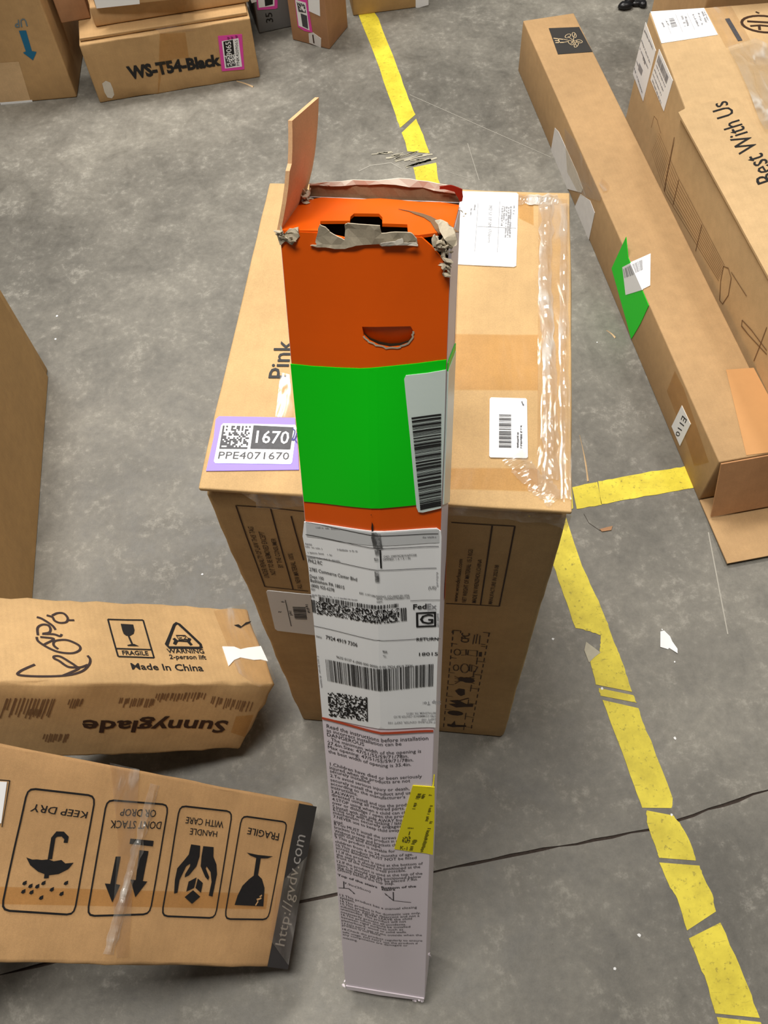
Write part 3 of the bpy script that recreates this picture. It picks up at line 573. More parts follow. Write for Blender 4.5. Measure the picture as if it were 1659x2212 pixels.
 ('g_t', 'G', 'front', 'printed_text', 'dark', 0.001, None, None,
  [["T","35",[[0.1002,0.0271],[0.0999,0.054],[0.0815,0.0557],[0.0798,0.0275]],0.02,0]]),
 ('g_pk', 'G', 'front', 'inventory_label', 'pink', 0.0012, None, 'pink bordered inventory label',
  [["P",[[0.0643,0.1082],[0.1241,0.1025],[0.118,0.0624],[0.1111,0.0612],[0.0619,0.0686]]]]),
 ('g_pkw', 'G', 'front', 'white_panel', 'paper', 0.0016, 'g_pk', None,
  [["P",[[0.0678,0.1032],[0.1145,0.098],[0.1103,0.0706],[0.0662,0.0743]]]]),
 ('g_pkd', 'G', 'front', 'dark_panel', 'ink', 0.002, 'g_pk', None,
  [["P",[[0.086,0.0995],[0.1099,0.0968],[0.1066,0.0758],[0.0842,0.0749]]]]),
 ('g_wh', 'G', 'front', 'white_label', 'paper', 0.001, None, None,
  [["P",[[0.0455,0.1078],[0.065,0.106],[0.0625,0.0914],[0.049,0.0903]]]]),
 ('k_pk', 'K', 'left', 'inventory_label', 'pink', 0.0012, None, 'pink bordered inventory label',
  [["P",[[0.0931,0.1266],[0.0544,0.1288],[0.0492,0.0385],[0.0742,0.0363],[0.0942,0.0439]]]]),
 ('k_pkw', 'K', 'left', 'white_panel', 'paper', 0.0016, 'k_pk', None,
  [["P",[[0.0916,0.1206],[0.0593,0.1193],[0.0573,0.0426],[0.0911,0.048]]]]),
 ('k_pkd', 'K', 'left', 'print', 'inkgrey', 0.002, 'k_pk', None,
  [["P",[[0.0796,0.0858],[0.0604,0.0837],[0.061,0.0462],[0.0785,0.0499]]],
   ["M",[[0.0876,0.1151],[0.0624,0.1144],[0.0619,0.0909],[0.0853,0.0889]],9,9,8,1]]),
 ('k_w1', 'K', 'left', 'white_label', 'paper', 0.0012, None, None,
  [["P",[[0.0505,0.1401],[0.0151,0.1396],[0.0189,0.0911],[0.0526,0.0974]]]]),
 ('k_w2', 'K', 'left', 'white_label', 'paperaged', 0.0012, None, None,
  [["P",[[0.0623,0.0324],[0.048,0.0381],[0.0235,0.0271],[0.0272,-0.0008],[0.0634,0.0049]]]]),
 ('k_w2k', 'K', 'left', 'print', 'inkbrown', 0.0016, 'k_w2', None,
  [["L",[[0.0487,0.0323],[0.0481,0.0075]],0.004]]),
 ('m_wh', 'M', 'front', 'white_label', 'paper', 0.001, None, None,
  [["P",[[0.1823,0.0271],[0.2197,0.0244],[0.2198,0.0041],[0.1901,-0.0006],[0.1821,0.0012]]]]),
 ('y_wh', 'Y', 'front', 'white_label', 'paper', 0.001, None, None,
  [["P",[[0.0033,0.0364],[0.1154,0.0248],[0.1103,0.0001],[0.0019,-0.0]]]]),
 ('t_grn', 'T', 'front', 'green_sticker', 'green', 0.001, None, 'fluorescent green sticker wrapped round the edge',
  [["P",[[-0.0001,1.0358],[0.0158,1.0357],[0.0349,1.0366],[0.0536,1.0379],[0.0752,1.041],[0.0955,1.0437],[0.1166,1.0474],[0.1157,0.9883],[0.1161,0.9195],[0.0963,0.9155],[0.0748,0.9142],[0.0603,0.9131],[0.0371,0.9103],[0.001,0.9065]]]]),
 ('t_grn2', 'T', 'right', 'green_sticker', 'green', 0.001, None, 'fluorescent green sticker wrapped round the edge',
  [["P",[[0.0002,1.0445],[0.0705,1.0245],[0.0705,1.0175],[0.0002,1.0375]]]]),
 ('t_wl', 'T', 'front', 'barcode_label', 'papergreen', 0.0016, None, 'white barcode label',
  [["P",[[0.0875,1.0343],[0.103,1.0364],[0.1166,1.0395],[0.117,0.9883],[0.1166,0.9121],[0.1017,0.9079],[0.0983,0.9086],[0.0967,0.9134],[0.0913,0.9785],[0.0863,1.0313]]]]),
 ('t_wl2', 'T', 'right', 'barcode_label', 'papergreen', 0.0014, None, 'white barcode label',
  [["P",[[0.0002,1.0385],[0.069,1.0185],[0.069,0.865],[0.0002,0.9145]]]]),
 ('t_wlk', 'T', 'front', 'print', 'ink', 0.002, 't_wl', None,
  [["B",[[0.092,0.9991],[0.1142,1.0025],[0.1166,0.9144],[0.0999,0.9106]],58,11,"v",0.55]]),
 ('t_lab', 'T', 'front', 'shipping_label', 'paper', 0.0012, None, 'white return shipping label in a clear pouch',
  [["P",[[-0.0003,0.8843],[0.0311,0.8867],[0.0607,0.889],[0.0883,0.8896],[0.1134,0.8903],[0.1169,0.8873],[0.1177,0.8812],[0.118,0.8487],[0.1184,0.809],[0.1185,0.7665],[0.118,0.721],[0.1183,0.6724],[0.1186,0.6295],[0.0616,0.6304],[0.0008,0.6241],[0.0007,0.6947],[0.0005,0.7719],[-0.0001,0.8344],[-0.0028,0.8683]]]]),
 ('t_strip', 'T', 'front', 'pouch_flap', 'paperdark', 0.0016, 't_lab', 'grey pouch top strip',
  [["P",[[0.0013,0.8831],[0.0321,0.8858],[0.0607,0.8878],[0.0883,0.8886],[0.1153,0.8894],[0.1161,0.8751],[0.0883,0.8743],[0.0642,0.8742],[0.0314,0.8708],[0.001,0.8688]]]]),
 ('t_labk', 'T', 'front', 'print', 'ink', 0.002, 't_lab', None,
  [["L",[[0.0002,0.8714],[0.058,0.8714],[0.1157,0.8714]],0.0006],
   ["L",[[-0.0008,0.8469],[0.0568,0.8469],[0.1144,0.8469]],0.0006],
   ["L",[[0.0924,0.8091],[0.1054,0.8091],[0.1184,0.8091]],0.0005],
   ["L",[[0.0005,0.7598],[0.0603,0.7598],[0.1201,0.7598]],0.0006],
   ["L",[[0.0012,0.8853],[0.0581,0.8853],[0.1149,0.8853]],0.0006],
   ["L",[[0.067,0.87],[0.0675,0.8494]],0.0014],
   ["T","CAD: 238979528/WAPI2208",[[0.0697,0.8616],[0.0972,0.8616],[0.0972,0.8639],[0.0697,0.8639]],0,0],
   ["T","DIMMED: 1 X 1 X 1 IN",[[0.0694,0.8583],[0.0921,0.8583],[0.0921,0.8607],[0.0694,0.8607]],0,0],
   ["T","PHL2 RC",[[0.0006,0.8395],[0.0135,0.8395],[0.0135,0.8438],[0.0006,0.8438]],0.02,0],
   ["T","2785 Commerce Center Blvd",[[0.001,0.8296],[0.0454,0.8296],[0.0454,0.8337],[0.001,0.8337]],0.02,0],
   ["T","Dept 100",[[0.0009,0.8214],[0.0138,0.8214],[0.0138,0.8252],[0.0009,0.8252]],0.02,0],
   ["T","Bethlehem PA 18015",[[0.001,0.8162],[0.0332,0.8162],[0.0332,0.8203],[0.001,0.8203]],0.02,0],
   ["T","(800) 925-6278",[[0.0013,0.8102],[0.0233,0.8102],[0.0233,0.814],[0.0013,0.814]],0.02,0],
   ["T","REF",[[0.0011,0.8059],[0.0049,0.8059],[0.0049,0.8085],[0.0011,0.8085]],0,0],
   ["T","RMA",[[-0.0005,0.7967],[0.0038,0.7967],[0.0038,0.7995],[-0.0005,0.7995]],0.0,0],
   ["T","(US)",[[0.108,0.822],[0.1146,0.822],[0.1146,0.8257],[0.108,0.8257]],0,0],
   ["T","REF: 119710867050565, CO-2660130-1056",[[0.0472,0.8147],[0.0914,0.8147],[0.0914,0.8172],[0.0472,0.8172]],0,0],
   ["T","RMA: 152444537608651162",[[0.0631,0.8119],[0.0919,0.8119],[0.0919,0.8144],[0.0631,0.8144]],0,0],
   ["T","DEPT:",[[0.0631,0.8082],[0.0685,0.8082],[0.0685,0.8104],[0.0631,0.8104]],0,0],
   ["T","Fed",[[0.0949,0.7983],[0.1067,0.7983],[0.1067,0.8046],[0.0949,0.8046]],0.06,0],
   ["T","TRK#",[[0.0015,0.7447],[0.0073,0.7447],[0.0073,0.7474],[0.0015,0.7474]],0,0],
   ["T","7924 4919 7306",[[0.0116,0.7454],[0.043,0.7454],[0.043,0.7507],[0.0116,0.7507]],0.02,0],
   ["T","RETURN",[[0.0983,0.7571],[0.1182,0.7571],[0.1182,0.7614],[0.0983,0.7614]],0.02,0],
   ["T","18015",[[0.1008,0.7369],[0.1183,0.7369],[0.1183,0.7414],[0.1008,0.7414]],0.02,0],
   ["T","9632 0137 6 (000 000 0000) 0 00 7924 4919 7306",[[0.021,0.7222],[0.0951,0.7222],[0.0951,0.7257],[0.021,0.7257]],0,0],
   ["B",[[0.0079,0.7995],[0.0823,0.8068],[0.0821,0.8023],[0.0079,0.7936]],60,7,"h",0.5],
   ["B",[[0.0001,0.794],[0.0043,0.7941],[0.0044,0.7775],[0.0004,0.7779]],4,9,"h",0.6],
   ["B",[[0.0831,0.8009],[0.0892,0.8009],[0.0896,0.7845],[0.0841,0.7842]],6,10,"h",0.6],
   ["M",[[0.0046,0.7933],[0.0826,0.8009],[0.0828,0.784],[0.0046,0.7766]],96,14,21,0],
   ["B",[[0.0094,0.7166],[0.115,0.7253],[0.1153,0.6934],[0.01,0.6853]],85,31,"h",0.5],
   ["M",[[0.0091,0.6687],[0.0504,0.676],[0.0504,0.6388],[0.0084,0.6302]],30,22,17,0],
   ["L",[[0.0291,0.6723],[0.0292,0.6348]],0.001],
   ["L",[[0.0504,0.676],[0.0501,0.6387]],0.001],
   ["L",[[0.0984,0.7932],[0.1143,0.7933],[0.1149,0.7762],[0.0988,0.7761],[0.0984,0.7932]],0.0019],
   ["T","G",[[0.101,0.7793],[0.1131,0.7793],[0.1131,0.7914],[0.101,0.7914]],0.03,0]]),
 ('t_lag', 'T', 'front', 'print', 'inklight', 0.002, 't_lab', None,
  [["T","Ex",[[0.1072,0.7981],[0.1156,0.7981],[0.1156,0.8045],[0.1072,0.8045]],0.03,0],
   ["T","Ground",[[0.1073,0.7953],[0.1152,0.7953],[0.1152,0.7976],[0.1073,0.7976]],0,0],
   ["D",[[-0.0008,0.8609],[0.0053,0.8611]],0.002,60],
   ["D",[[-0.001,0.8579],[0.0144,0.8586]],0.002,61],
   ["D",[[0.0008,0.8513],[0.0234,0.854]],0.002,62],
   ["D",[[0.0002,0.8456],[0.0304,0.849]],0.002,63],
   ["D",[[0.0284,0.8618],[0.0468,0.8648]],0.002,64],
   ["D",[[0.0013,0.8004],[0.0449,0.8066]],0.002,65],
   ["D",[[0.0102,0.8814],[0.0321,0.8851]],0.002,66],
   ["D",[[0.1021,0.8819],[0.1132,0.8818]],0.002,67],
   ["D",[[0.0018,0.7191],[0.0032,0.6722]],0.002,80],
   ["D",[[0.1151,0.8422],[0.1157,0.825]],0.002,81],
   ["D",[[0.1169,0.7922],[0.1175,0.7751]],0.002,82],
   ["T","Ship To:",[[0.1231,0.6722],[0.1051,0.6705],[0.1052,0.6655],[0.1233,0.6668]],0.02,0],
   ["T","BETHLEHEM, PA 18015",[[0.1183,0.6547],[0.0894,0.6556],[0.0895,0.6522],[0.1184,0.6516]],0.01,0],
   ["T","2785 COMMERCE CENTER BLVD",[[0.1184,0.6499],[0.0769,0.652],[0.0768,0.6485],[0.1185,0.6468]],0.01,0],
   ["T","DEPT 100",[[0.1185,0.6454],[0.1043,0.6448],[0.1044,0.6413],[0.1186,0.6423]],0.01,0],
   ["T","IT RETURNS CENTER, DEPT 100",[[0.1187,0.6405],[0.0713,0.6429],[0.0713,0.6394],[0.1187,0.6374]],0.01,0]]),
 ('t_smu', 'T', 'front', 'grime_smudge', 'grime', 0.0024, 't_lab', 'dark grime on the crease',
  [["P",[[0.0602,0.8885],[0.0636,0.8895],[0.0677,0.8879],[0.0681,0.8813],[0.0685,0.8764],[0.0693,0.872],[0.0651,0.8708],[0.0613,0.8723],[0.0605,0.8782],[0.0596,0.8829]]],
   ["P",[[0.0622,0.87],[0.066,0.87],[0.0662,0.864],[0.0628,0.8641]]],
   ["P",[[0.0616,0.8611],[0.0654,0.8612],[0.0656,0.8577],[0.0622,0.8577]]],
   ["P",[[0.0618,0.8458],[0.0657,0.8459],[0.0657,0.8331],[0.0622,0.8331]]],
   ["P",[[0.0672,0.7471],[0.0713,0.7466],[0.0716,0.7439],[0.0679,0.7443]]],
   ["P",[[0.0676,0.741],[0.0717,0.7406],[0.072,0.7378],[0.0683,0.7382]]]]),
 ('t_crk', 'T', 'front', 'crease_tear', 'dark', 0.0012, None, 'short dark tear',
  [["P",[[0.0605,0.8993],[0.0614,0.8966],[0.0615,0.89],[0.0602,0.8885],[0.0598,0.8926]]],
   ["P",[[0.0598,0.9068],[0.0603,0.9072],[0.0603,0.9058],[0.0597,0.9059]]]]),
 ('t_red', 'T', 'front', 'printed_line', 'redorange', 0.0016, None, None,
  [["L",[[0.0005,0.6242],[0.04,0.6242],[0.08,0.6242],[0.1165,0.6242]],0.0036]]),
 ('t_ins', 'T', 'front', 'printed_instructions', 'inktext', 0.0006, None, None,
  [["T","  Read the instructions before installation",[[0.0045,0.6084],[0.1114,0.6084],[0.1114,0.6147],[0.0045,0.6147]],0,0],
   ["T","as incorrect installation can be",[[0.0041,0.6019],[0.0843,0.6019],[0.0843,0.6076],[0.0041,0.6076]],0,0],
   ["T","DANGEROUS",[[0.0042,0.5948],[0.0452,0.5948],[0.0452,0.6006],[0.0042,0.6006]],0,0],
   ["T",". The minimum width of the opening is",[[0.0052,0.5877],[0.1044,0.5877],[0.1044,0.5933],[0.0052,0.5933]],0,0],
   ["T","27.6in.Size: 47/51/55/59/71/78in.",[[0.0039,0.5806],[0.0916,0.5806],[0.0916,0.5862],[0.0039,0.5862]],0,0],
   ["T","Max opening: 47/51/55/59/71/78in.",[[0.004,0.5736],[0.0968,0.5736],[0.0968,0.5791],[0.004,0.5791]],0,0],
   ["T","the best width of opening is 35.4in.",[[0.0041,0.566],[0.0943,0.566],[0.0943,0.5717],[0.0041,0.5717]],0,0],
   ["T","1.Children have died or been seriously",[[0.0048,0.5438],[0.1059,0.5438],[0.1059,0.5496],[0.0048,0.5496]],0,0],
   ["T","injured when the products are not",[[0.0039,0.5371],[0.0935,0.5371],[0.0935,0.543],[0.0039,0.543]],0,0],
   ["T","securely installed.",[[0.004,0.5312],[0.0506,0.5312],[0.0506,0.5368],[0.004,0.5368]],0,0],
   ["T","2.To avoid serious injury or death,",[[0.0038,0.523],[0.0927,0.523],[0.0927,0.5287],[0.0038,0.5287]],0,0],
   ["T","securely install the product and use",[[0.0037,0.515],[0.0973,0.515],[0.0973,0.5207],[0.0037,0.5207]],0,0],
   ["T","according to the manufacturer's",[[0.0036,0.5081],[0.0883,0.5081],[0.0883,0.5138],[0.0036,0.5138]],0,0],
   ["T","instructions.",[[0.0036,0.501],[0.0348,0.501],[0.0348,0.5068],[0.0036,0.5068]],0,0],
   ["T","3.ALWAYS install and use the product as",[[0.0035,0.4929],[0.1038,0.4929],[0.1038,0.4988],[0.0035,0.4988]],0,0],
   ["T","directed using all required parts.",[[0.0037,0.4865],[0.0879,0.4865],[0.0879,0.4925],[0.0037,0.4925]],0,0],
   ["T","4.STOP using when a child can climb",[[0.0038,0.4783],[0.0975,0.4783],[0.0975,0.4841],[0.0038,0.4841]],0,0],
   ["T","over or dislodge / open the product.",[[0.0036,0.4713],[0.0976,0.4713],[0.0976,0.4772],[0.0036,0.4772]],0,0],
   ["T","5.Install with this side AWAY from child.",[[0.0036,0.4635],[0.1042,0.4635],[0.1042,0.4695],[0.0036,0.4695]],0,0],
   ["T","6.Use only with the locking / latching",[[0.0037,0.4578],[0.0949,0.4578],[0.0949,0.4638],[0.0037,0.4638]],0,0],
   ["T","mechanism securely engaged.",[[0.0036,0.4516],[0.0865,0.4516],[0.0865,0.4574],[0.0036,0.4574]],0,0],
   ["T","7.NEVER use to keep child away from",[[0.0035,0.4438],[0.095,0.4438],[0.095,0.4497],[0.0035,0.4497]],0,0],
   ["T","pool.",[[0.0037,0.4344],[0.0151,0.4344],[0.0151,0.44],[0.0037,0.44]],0,0],
   ["T","8.You MUST install the screws and",[[0.0034,0.4288],[0.0884,0.4288],[0.0884,0.4348],[0.0034,0.4348]],0,0],
   ["T","brackets to keep the product in place.",[[0.0035,0.4217],[0.0904,0.4217],[0.0904,0.4276],[0.0035,0.4276]],0,0],
   ["T","Without screws and brackets child could",[[0.0034,0.4137],[0.098,0.4137],[0.098,0.4196],[0.0034,0.4196]],0,0],
   ["T","push out and escape.",[[0.0032,0.4085],[0.061,0.4085],[0.061,0.4145],[0.0032,0.4145]],0,0],
   ["T","9.This product is suitable for",[[0.0032,0.4007],[0.0769,0.4007],[0.0769,0.4067],[0.0032,0.4067]],0,0],
   ["T","children from 6 to 24 months of age.",[[0.0032,0.3913],[0.0977,0.3913],[0.0977,0.3972],[0.0032,0.3972]],0,0],
   ["T","10.This product MUST NOT be fitted",[[0.0036,0.3834],[0.1017,0.3834],[0.1017,0.3894],[0.0036,0.3894]],0,0],
   ["T","across windows.",[[0.0034,0.3776],[0.0471,0.3776],[0.0471,0.3835],[0.0034,0.3835]],0,0],
   ["T","11.If the product is used at the bottom of",[[0.0035,0.3698],[0.1092,0.3698],[0.1092,0.3756],[0.0035,0.3756]],0,0],
   ["T","the stairs, it should be positioned at the",[[0.0034,0.3628],[0.1063,0.3628],[0.1063,0.3687],[0.0034,0.3687]],0,0],
   ["T","front of the lowest tread possible.",[[0.0032,0.3568],[0.0896,0.3568],[0.0896,0.3625],[0.0032,0.3625]],0,0],
   ["T","12.If the product is used at the top of the",[[0.0032,0.3476],[0.109,0.3476],[0.109,0.3535],[0.0032,0.3535]],0,0],
   ["T","stairs, it should not be positioned below",[[0.0032,0.3404],[0.1076,0.3404],[0.1076,0.3463],[0.0032,0.3463]],0,0],
   ["T","the top level, it MUST be placed 7.9in",[[0.0032,0.3344],[0.1026,0.3344],[0.1026,0.3401],[0.0032,0.3401]],0,0],
   ["T","(20cm) behind the top step.",[[0.0032,0.3288],[0.0756,0.3288],[0.0756,0.3347],[0.0032,0.3347]],0,0],
   ["T","Top of the stairs",[[0.0024,0.316],[0.0543,0.316],[0.0543,0.3209],[0.0024,0.3209]],0.06,0],
   ["T","Bottom of the",[[0.0596,0.3191],[0.1019,0.3191],[0.1019,0.324],[0.0596,0.324]],0.06,0],
   ["T","stairs",[[0.0597,0.315],[0.0765,0.315],[0.0765,0.3194],[0.0597,0.3194]],0.06,0],
   ["T","7.9in(20cm)",[[0.0106,0.3006],[0.0452,0.3006],[0.0452,0.3052],[0.0106,0.3052]],0,0],
   ["T","13.This product has a manual closing",[[0.0031,0.2676],[0.1033,0.2676],[0.1033,0.2732],[0.0031,0.2732]],0,0],
   ["T","system.",[[0.0031,0.2607],[0.0228,0.2607],[0.0228,0.2662],[0.0031,0.2662]],0,0],
   ["T","14.This product is for domestic use only.",[[0.003,0.2527],[0.1082,0.2527],[0.1082,0.2581],[0.003,0.2581]],0,0],
   ["T","15.This product is a deterrent and not a",[[0.0031,0.2457],[0.1067,0.2457],[0.1067,0.2511],[0.0031,0.2511]],0,0],
   ["T","substitute. NEVER LEAVE the child",[[0.0029,0.239],[0.0972,0.239],[0.0972,0.2444],[0.0029,0.2444]],0,0],
   ["T","unattended. This product will not",[[0.0029,0.2323],[0.0898,0.2323],[0.0898,0.2377],[0.0029,0.2377]],0,0],
   ["T","necessarily prevent all accidents.",[[0.0028,0.2245],[0.0898,0.2245],[0.0898,0.2298],[0.0028,0.2298]],0,0],
   ["T","16.The product should be installed",[[0.0029,0.2176],[0.0952,0.2176],[0.0952,0.2228],[0.0029,0.2228]],0,0],
   ["T","between rigid surfaces such as",[[0.0029,0.2106],[0.086,0.2106],[0.086,0.2157],[0.0029,0.2157]],0,0],
   ["T","plasterboard, wood or solid walls.",[[0.0028,0.2029],[0.0909,0.2029],[0.0909,0.2081],[0.0028,0.2081]],0,0],
   ["T","17.DO NOT use of the outside when the",[[0.0029,0.1943],[0.1106,0.1943],[0.1106,0.1994],[0.0029,0.1994]],0,0],
   ["T","product is not fitted.",[[0.0027,0.1894],[0.0566,0.1894],[0.0566,0.1945],[0.0027,0.1945]],0,0],
   ["T","18.Check the product regularly to ensure",[[0.0029,0.1789],[0.1113,0.1789],[0.1113,0.1839],[0.0029,0.1839]],0,0],
   ["T","safe usage. DO NOT use the product if",[[0.0027,0.171],[0.1053,0.171],[0.1053,0.1759],[0.0027,0.1759]],0,0],
   ["T","any components are damaged or",[[0.0026,0.1642],[0.092,0.1642],[0.092,0.1691],[0.0026,0.1691]],0,0],
   ["T","missing.",[[0.0028,0.1546],[0.0229,0.1546],[0.0229,0.1594],[0.0028,0.1594]],0,0],
   ["L",[[0.01,0.3064],[0.0096,0.2901]],0.0012],
   ["L",[[0.0025,0.2871],[0.0161,0.2923],[0.0241,0.2842]],0.0012],
   ["P",[[0.0167,0.2933],[0.0199,0.2895],[0.0181,0.2884]]],
   ["P",[[0.0209,0.287],[0.0241,0.2842],[0.0224,0.2832]]],
   ["L",[[0.0742,0.3113],[0.0743,0.29]],0.0012],
   ["L",[[0.0637,0.3086],[0.0743,0.2905],[0.096,0.283]],0.001],
   ["P",[[0.064,0.3082],[0.0667,0.3047],[0.0651,0.3036]]],
   ["P",[[0.0682,0.3016],[0.0711,0.2981],[0.0692,0.2969]]],
   ["P",[[0.0723,0.2953],[0.0745,0.2904],[0.0728,0.2922]]]]),
 ('t_yel', 'T', 'front', 'yellow_sticker', 'yellowlab', 0.0012, None, 'yellow routing sticker',
  [["P",[[0.0964,0.5311],[0.1079,0.5287],[0.1199,0.5274],[0.1211,0.4635],[0.1209,0.3932],[0.0982,0.3998],[0.0762,0.4088],[0.0865,0.4718]]]]),
 ('t_yel2', 'T', 'right', 'yellow_sticker', 'yellowlab', 0.0012, None, 'yellow routing sticker',
  [["P",[[0.0002,0.5274],[0.014,0.5294],[0.016,0.4603],[0.013,0.3972],[0.0002,0.3932]]]]),
 ('t_yelk', 'T', 'front', 'print', 'yellowink', 0.0016, 't_yel', None,
  [["T","K-1",[[0.0827,0.4081],[0.0909,0.4052],[0.0914,0.4123],[0.0832,0.4156]],0.04,0],
   ["M",[[0.0865,0.4361],[0.0951,0.4336],[0.0937,0.4195],[0.0848,0.4228]],9,8,5,0],
   ["L",[[0.0939,0.4441],[0.0927,0.4365]],0.0012],
   ["D",[[0.104,0.5165],[0.0979,0.4875]],0.0055,100],
   ["D",[[0.1086,0.5151],[0.1073,0.5066]],0.004,101],
   ["D",[[0.114,0.5134],[0.1172,0.5126]],0.003,102],
   ["D",[[0.1172,0.4937],[0.1122,0.4626]],0.004,103],
   ["D",[[0.0898,0.4514],[0.0978,0.45]],0.003,104],
   ["D",[[0.1173,0.4627],[0.117,0.4576]],0.004,105],
   ["D",[[0.1161,0.4526],[0.1079,0.3988]],0.005,106],
   ["D",[[0.0999,0.4261],[0.0957,0.4037]],0.006,107]]),
 ('t_or', 'T', 'right', 'printed_stripe', 'redorange', 0.0007, None, None,
  [["P",[[0.0665,1.026],[0.0708,1.0255],[0.0708,1.09],[0.0698,1.085]]]]),
 ('t_or2', 'T', 'right', 'printed_stripe', 'redorange', 0.0007, None, None,
  [["P",[[0.0708,0.8],[0.064,0.786],[0.0595,0.766],[0.062,0.748],[0.0708,0.742]]]]),
]
MEAS = {
 'top_notch': [[0.0287,-0.0036],[0.0246,0.0187],[0.0451,0.0202],[0.044,0.0282],[0.0454,0.0348],[0.063,0.036],[0.0664,0.029],[0.0681,0.0175],[0.0852,0.0187],[0.0881,0.0017]],
 'top_tear': [[0.0752,0.046],[0.0867,0.0429],[0.0932,0.04],[0.0992,0.0358],[0.1046,0.0298],[0.1098,0.0286],[0.1211,0.0102],[0.108,0.0053],[0.105,0.0117],[0.1004,0.0251],[0.0949,0.0328],[0.0878,0.0381],[0.0833,0.0425]],
 'front_notch': [[0.0286,1.1423],[0.0461,1.143],[0.0455,1.1336],[0.0402,1.1367],[0.0334,1.1416]],
 'front_notch2': [[0.0706,1.1373],[0.0883,1.1381],[0.0877,1.1403],[0.0709,1.1395]],
 'liner': [[0.0291,1.1436],[0.033,1.142],[0.0358,1.1382],[0.0436,1.1342],[0.0455,1.1332],[0.0462,1.1441],[0.0484,1.1453],[0.07,1.1449],[0.0704,1.1389],[0.0795,1.1406],[0.0872,1.1409],[0.0911,1.1402],[0.0941,1.1364],[0.0947,1.133],[0.0864,1.1321],[0.0715,1.1297],[0.0689,1.1314],[0.0531,1.1297],[0.045,1.1267],[0.0353,1.1271],[0.0264,1.1276],[0.0215,1.1283],[0.0256,1.1289],[0.0253,1.1316],[0.0264,1.1361]],
 'liner_bits': [[0.0706,1.1303],[0.0739,1.1313],[0.0955,1.1323],[0.0946,1.1339],[0.0856,1.1339],[0.0849,1.137],[0.0802,1.1345],[0.0702,1.1328]],
 'handle': [[0.0555,1.0703],[0.0904,1.0724],[0.0924,1.0687],[0.0917,1.0635],[0.0889,1.059],[0.0825,1.0561],[0.0752,1.0551],[0.0671,1.0566],[0.0607,1.0596],[0.0566,1.0636]],
 'corner_fray': [[0.1055,1.1452],[0.1132,1.1447],[0.1198,1.1404],[0.1213,1.1347],[0.1178,1.1291],[0.1153,1.1302],[0.1139,1.1352],[0.1093,1.1396]],
 'split': [[-0.0002,0.884],[0.1148,0.8903]],
 'lid_tear': [[-0.0076,0.7587],[0.0197,0.7711],[0.0518,0.7746],[0.1184,0.7765],[0.1252,0.7781],[0.1279,0.6245]],
 'Cright': [[0.1588,-0.0319]],
}
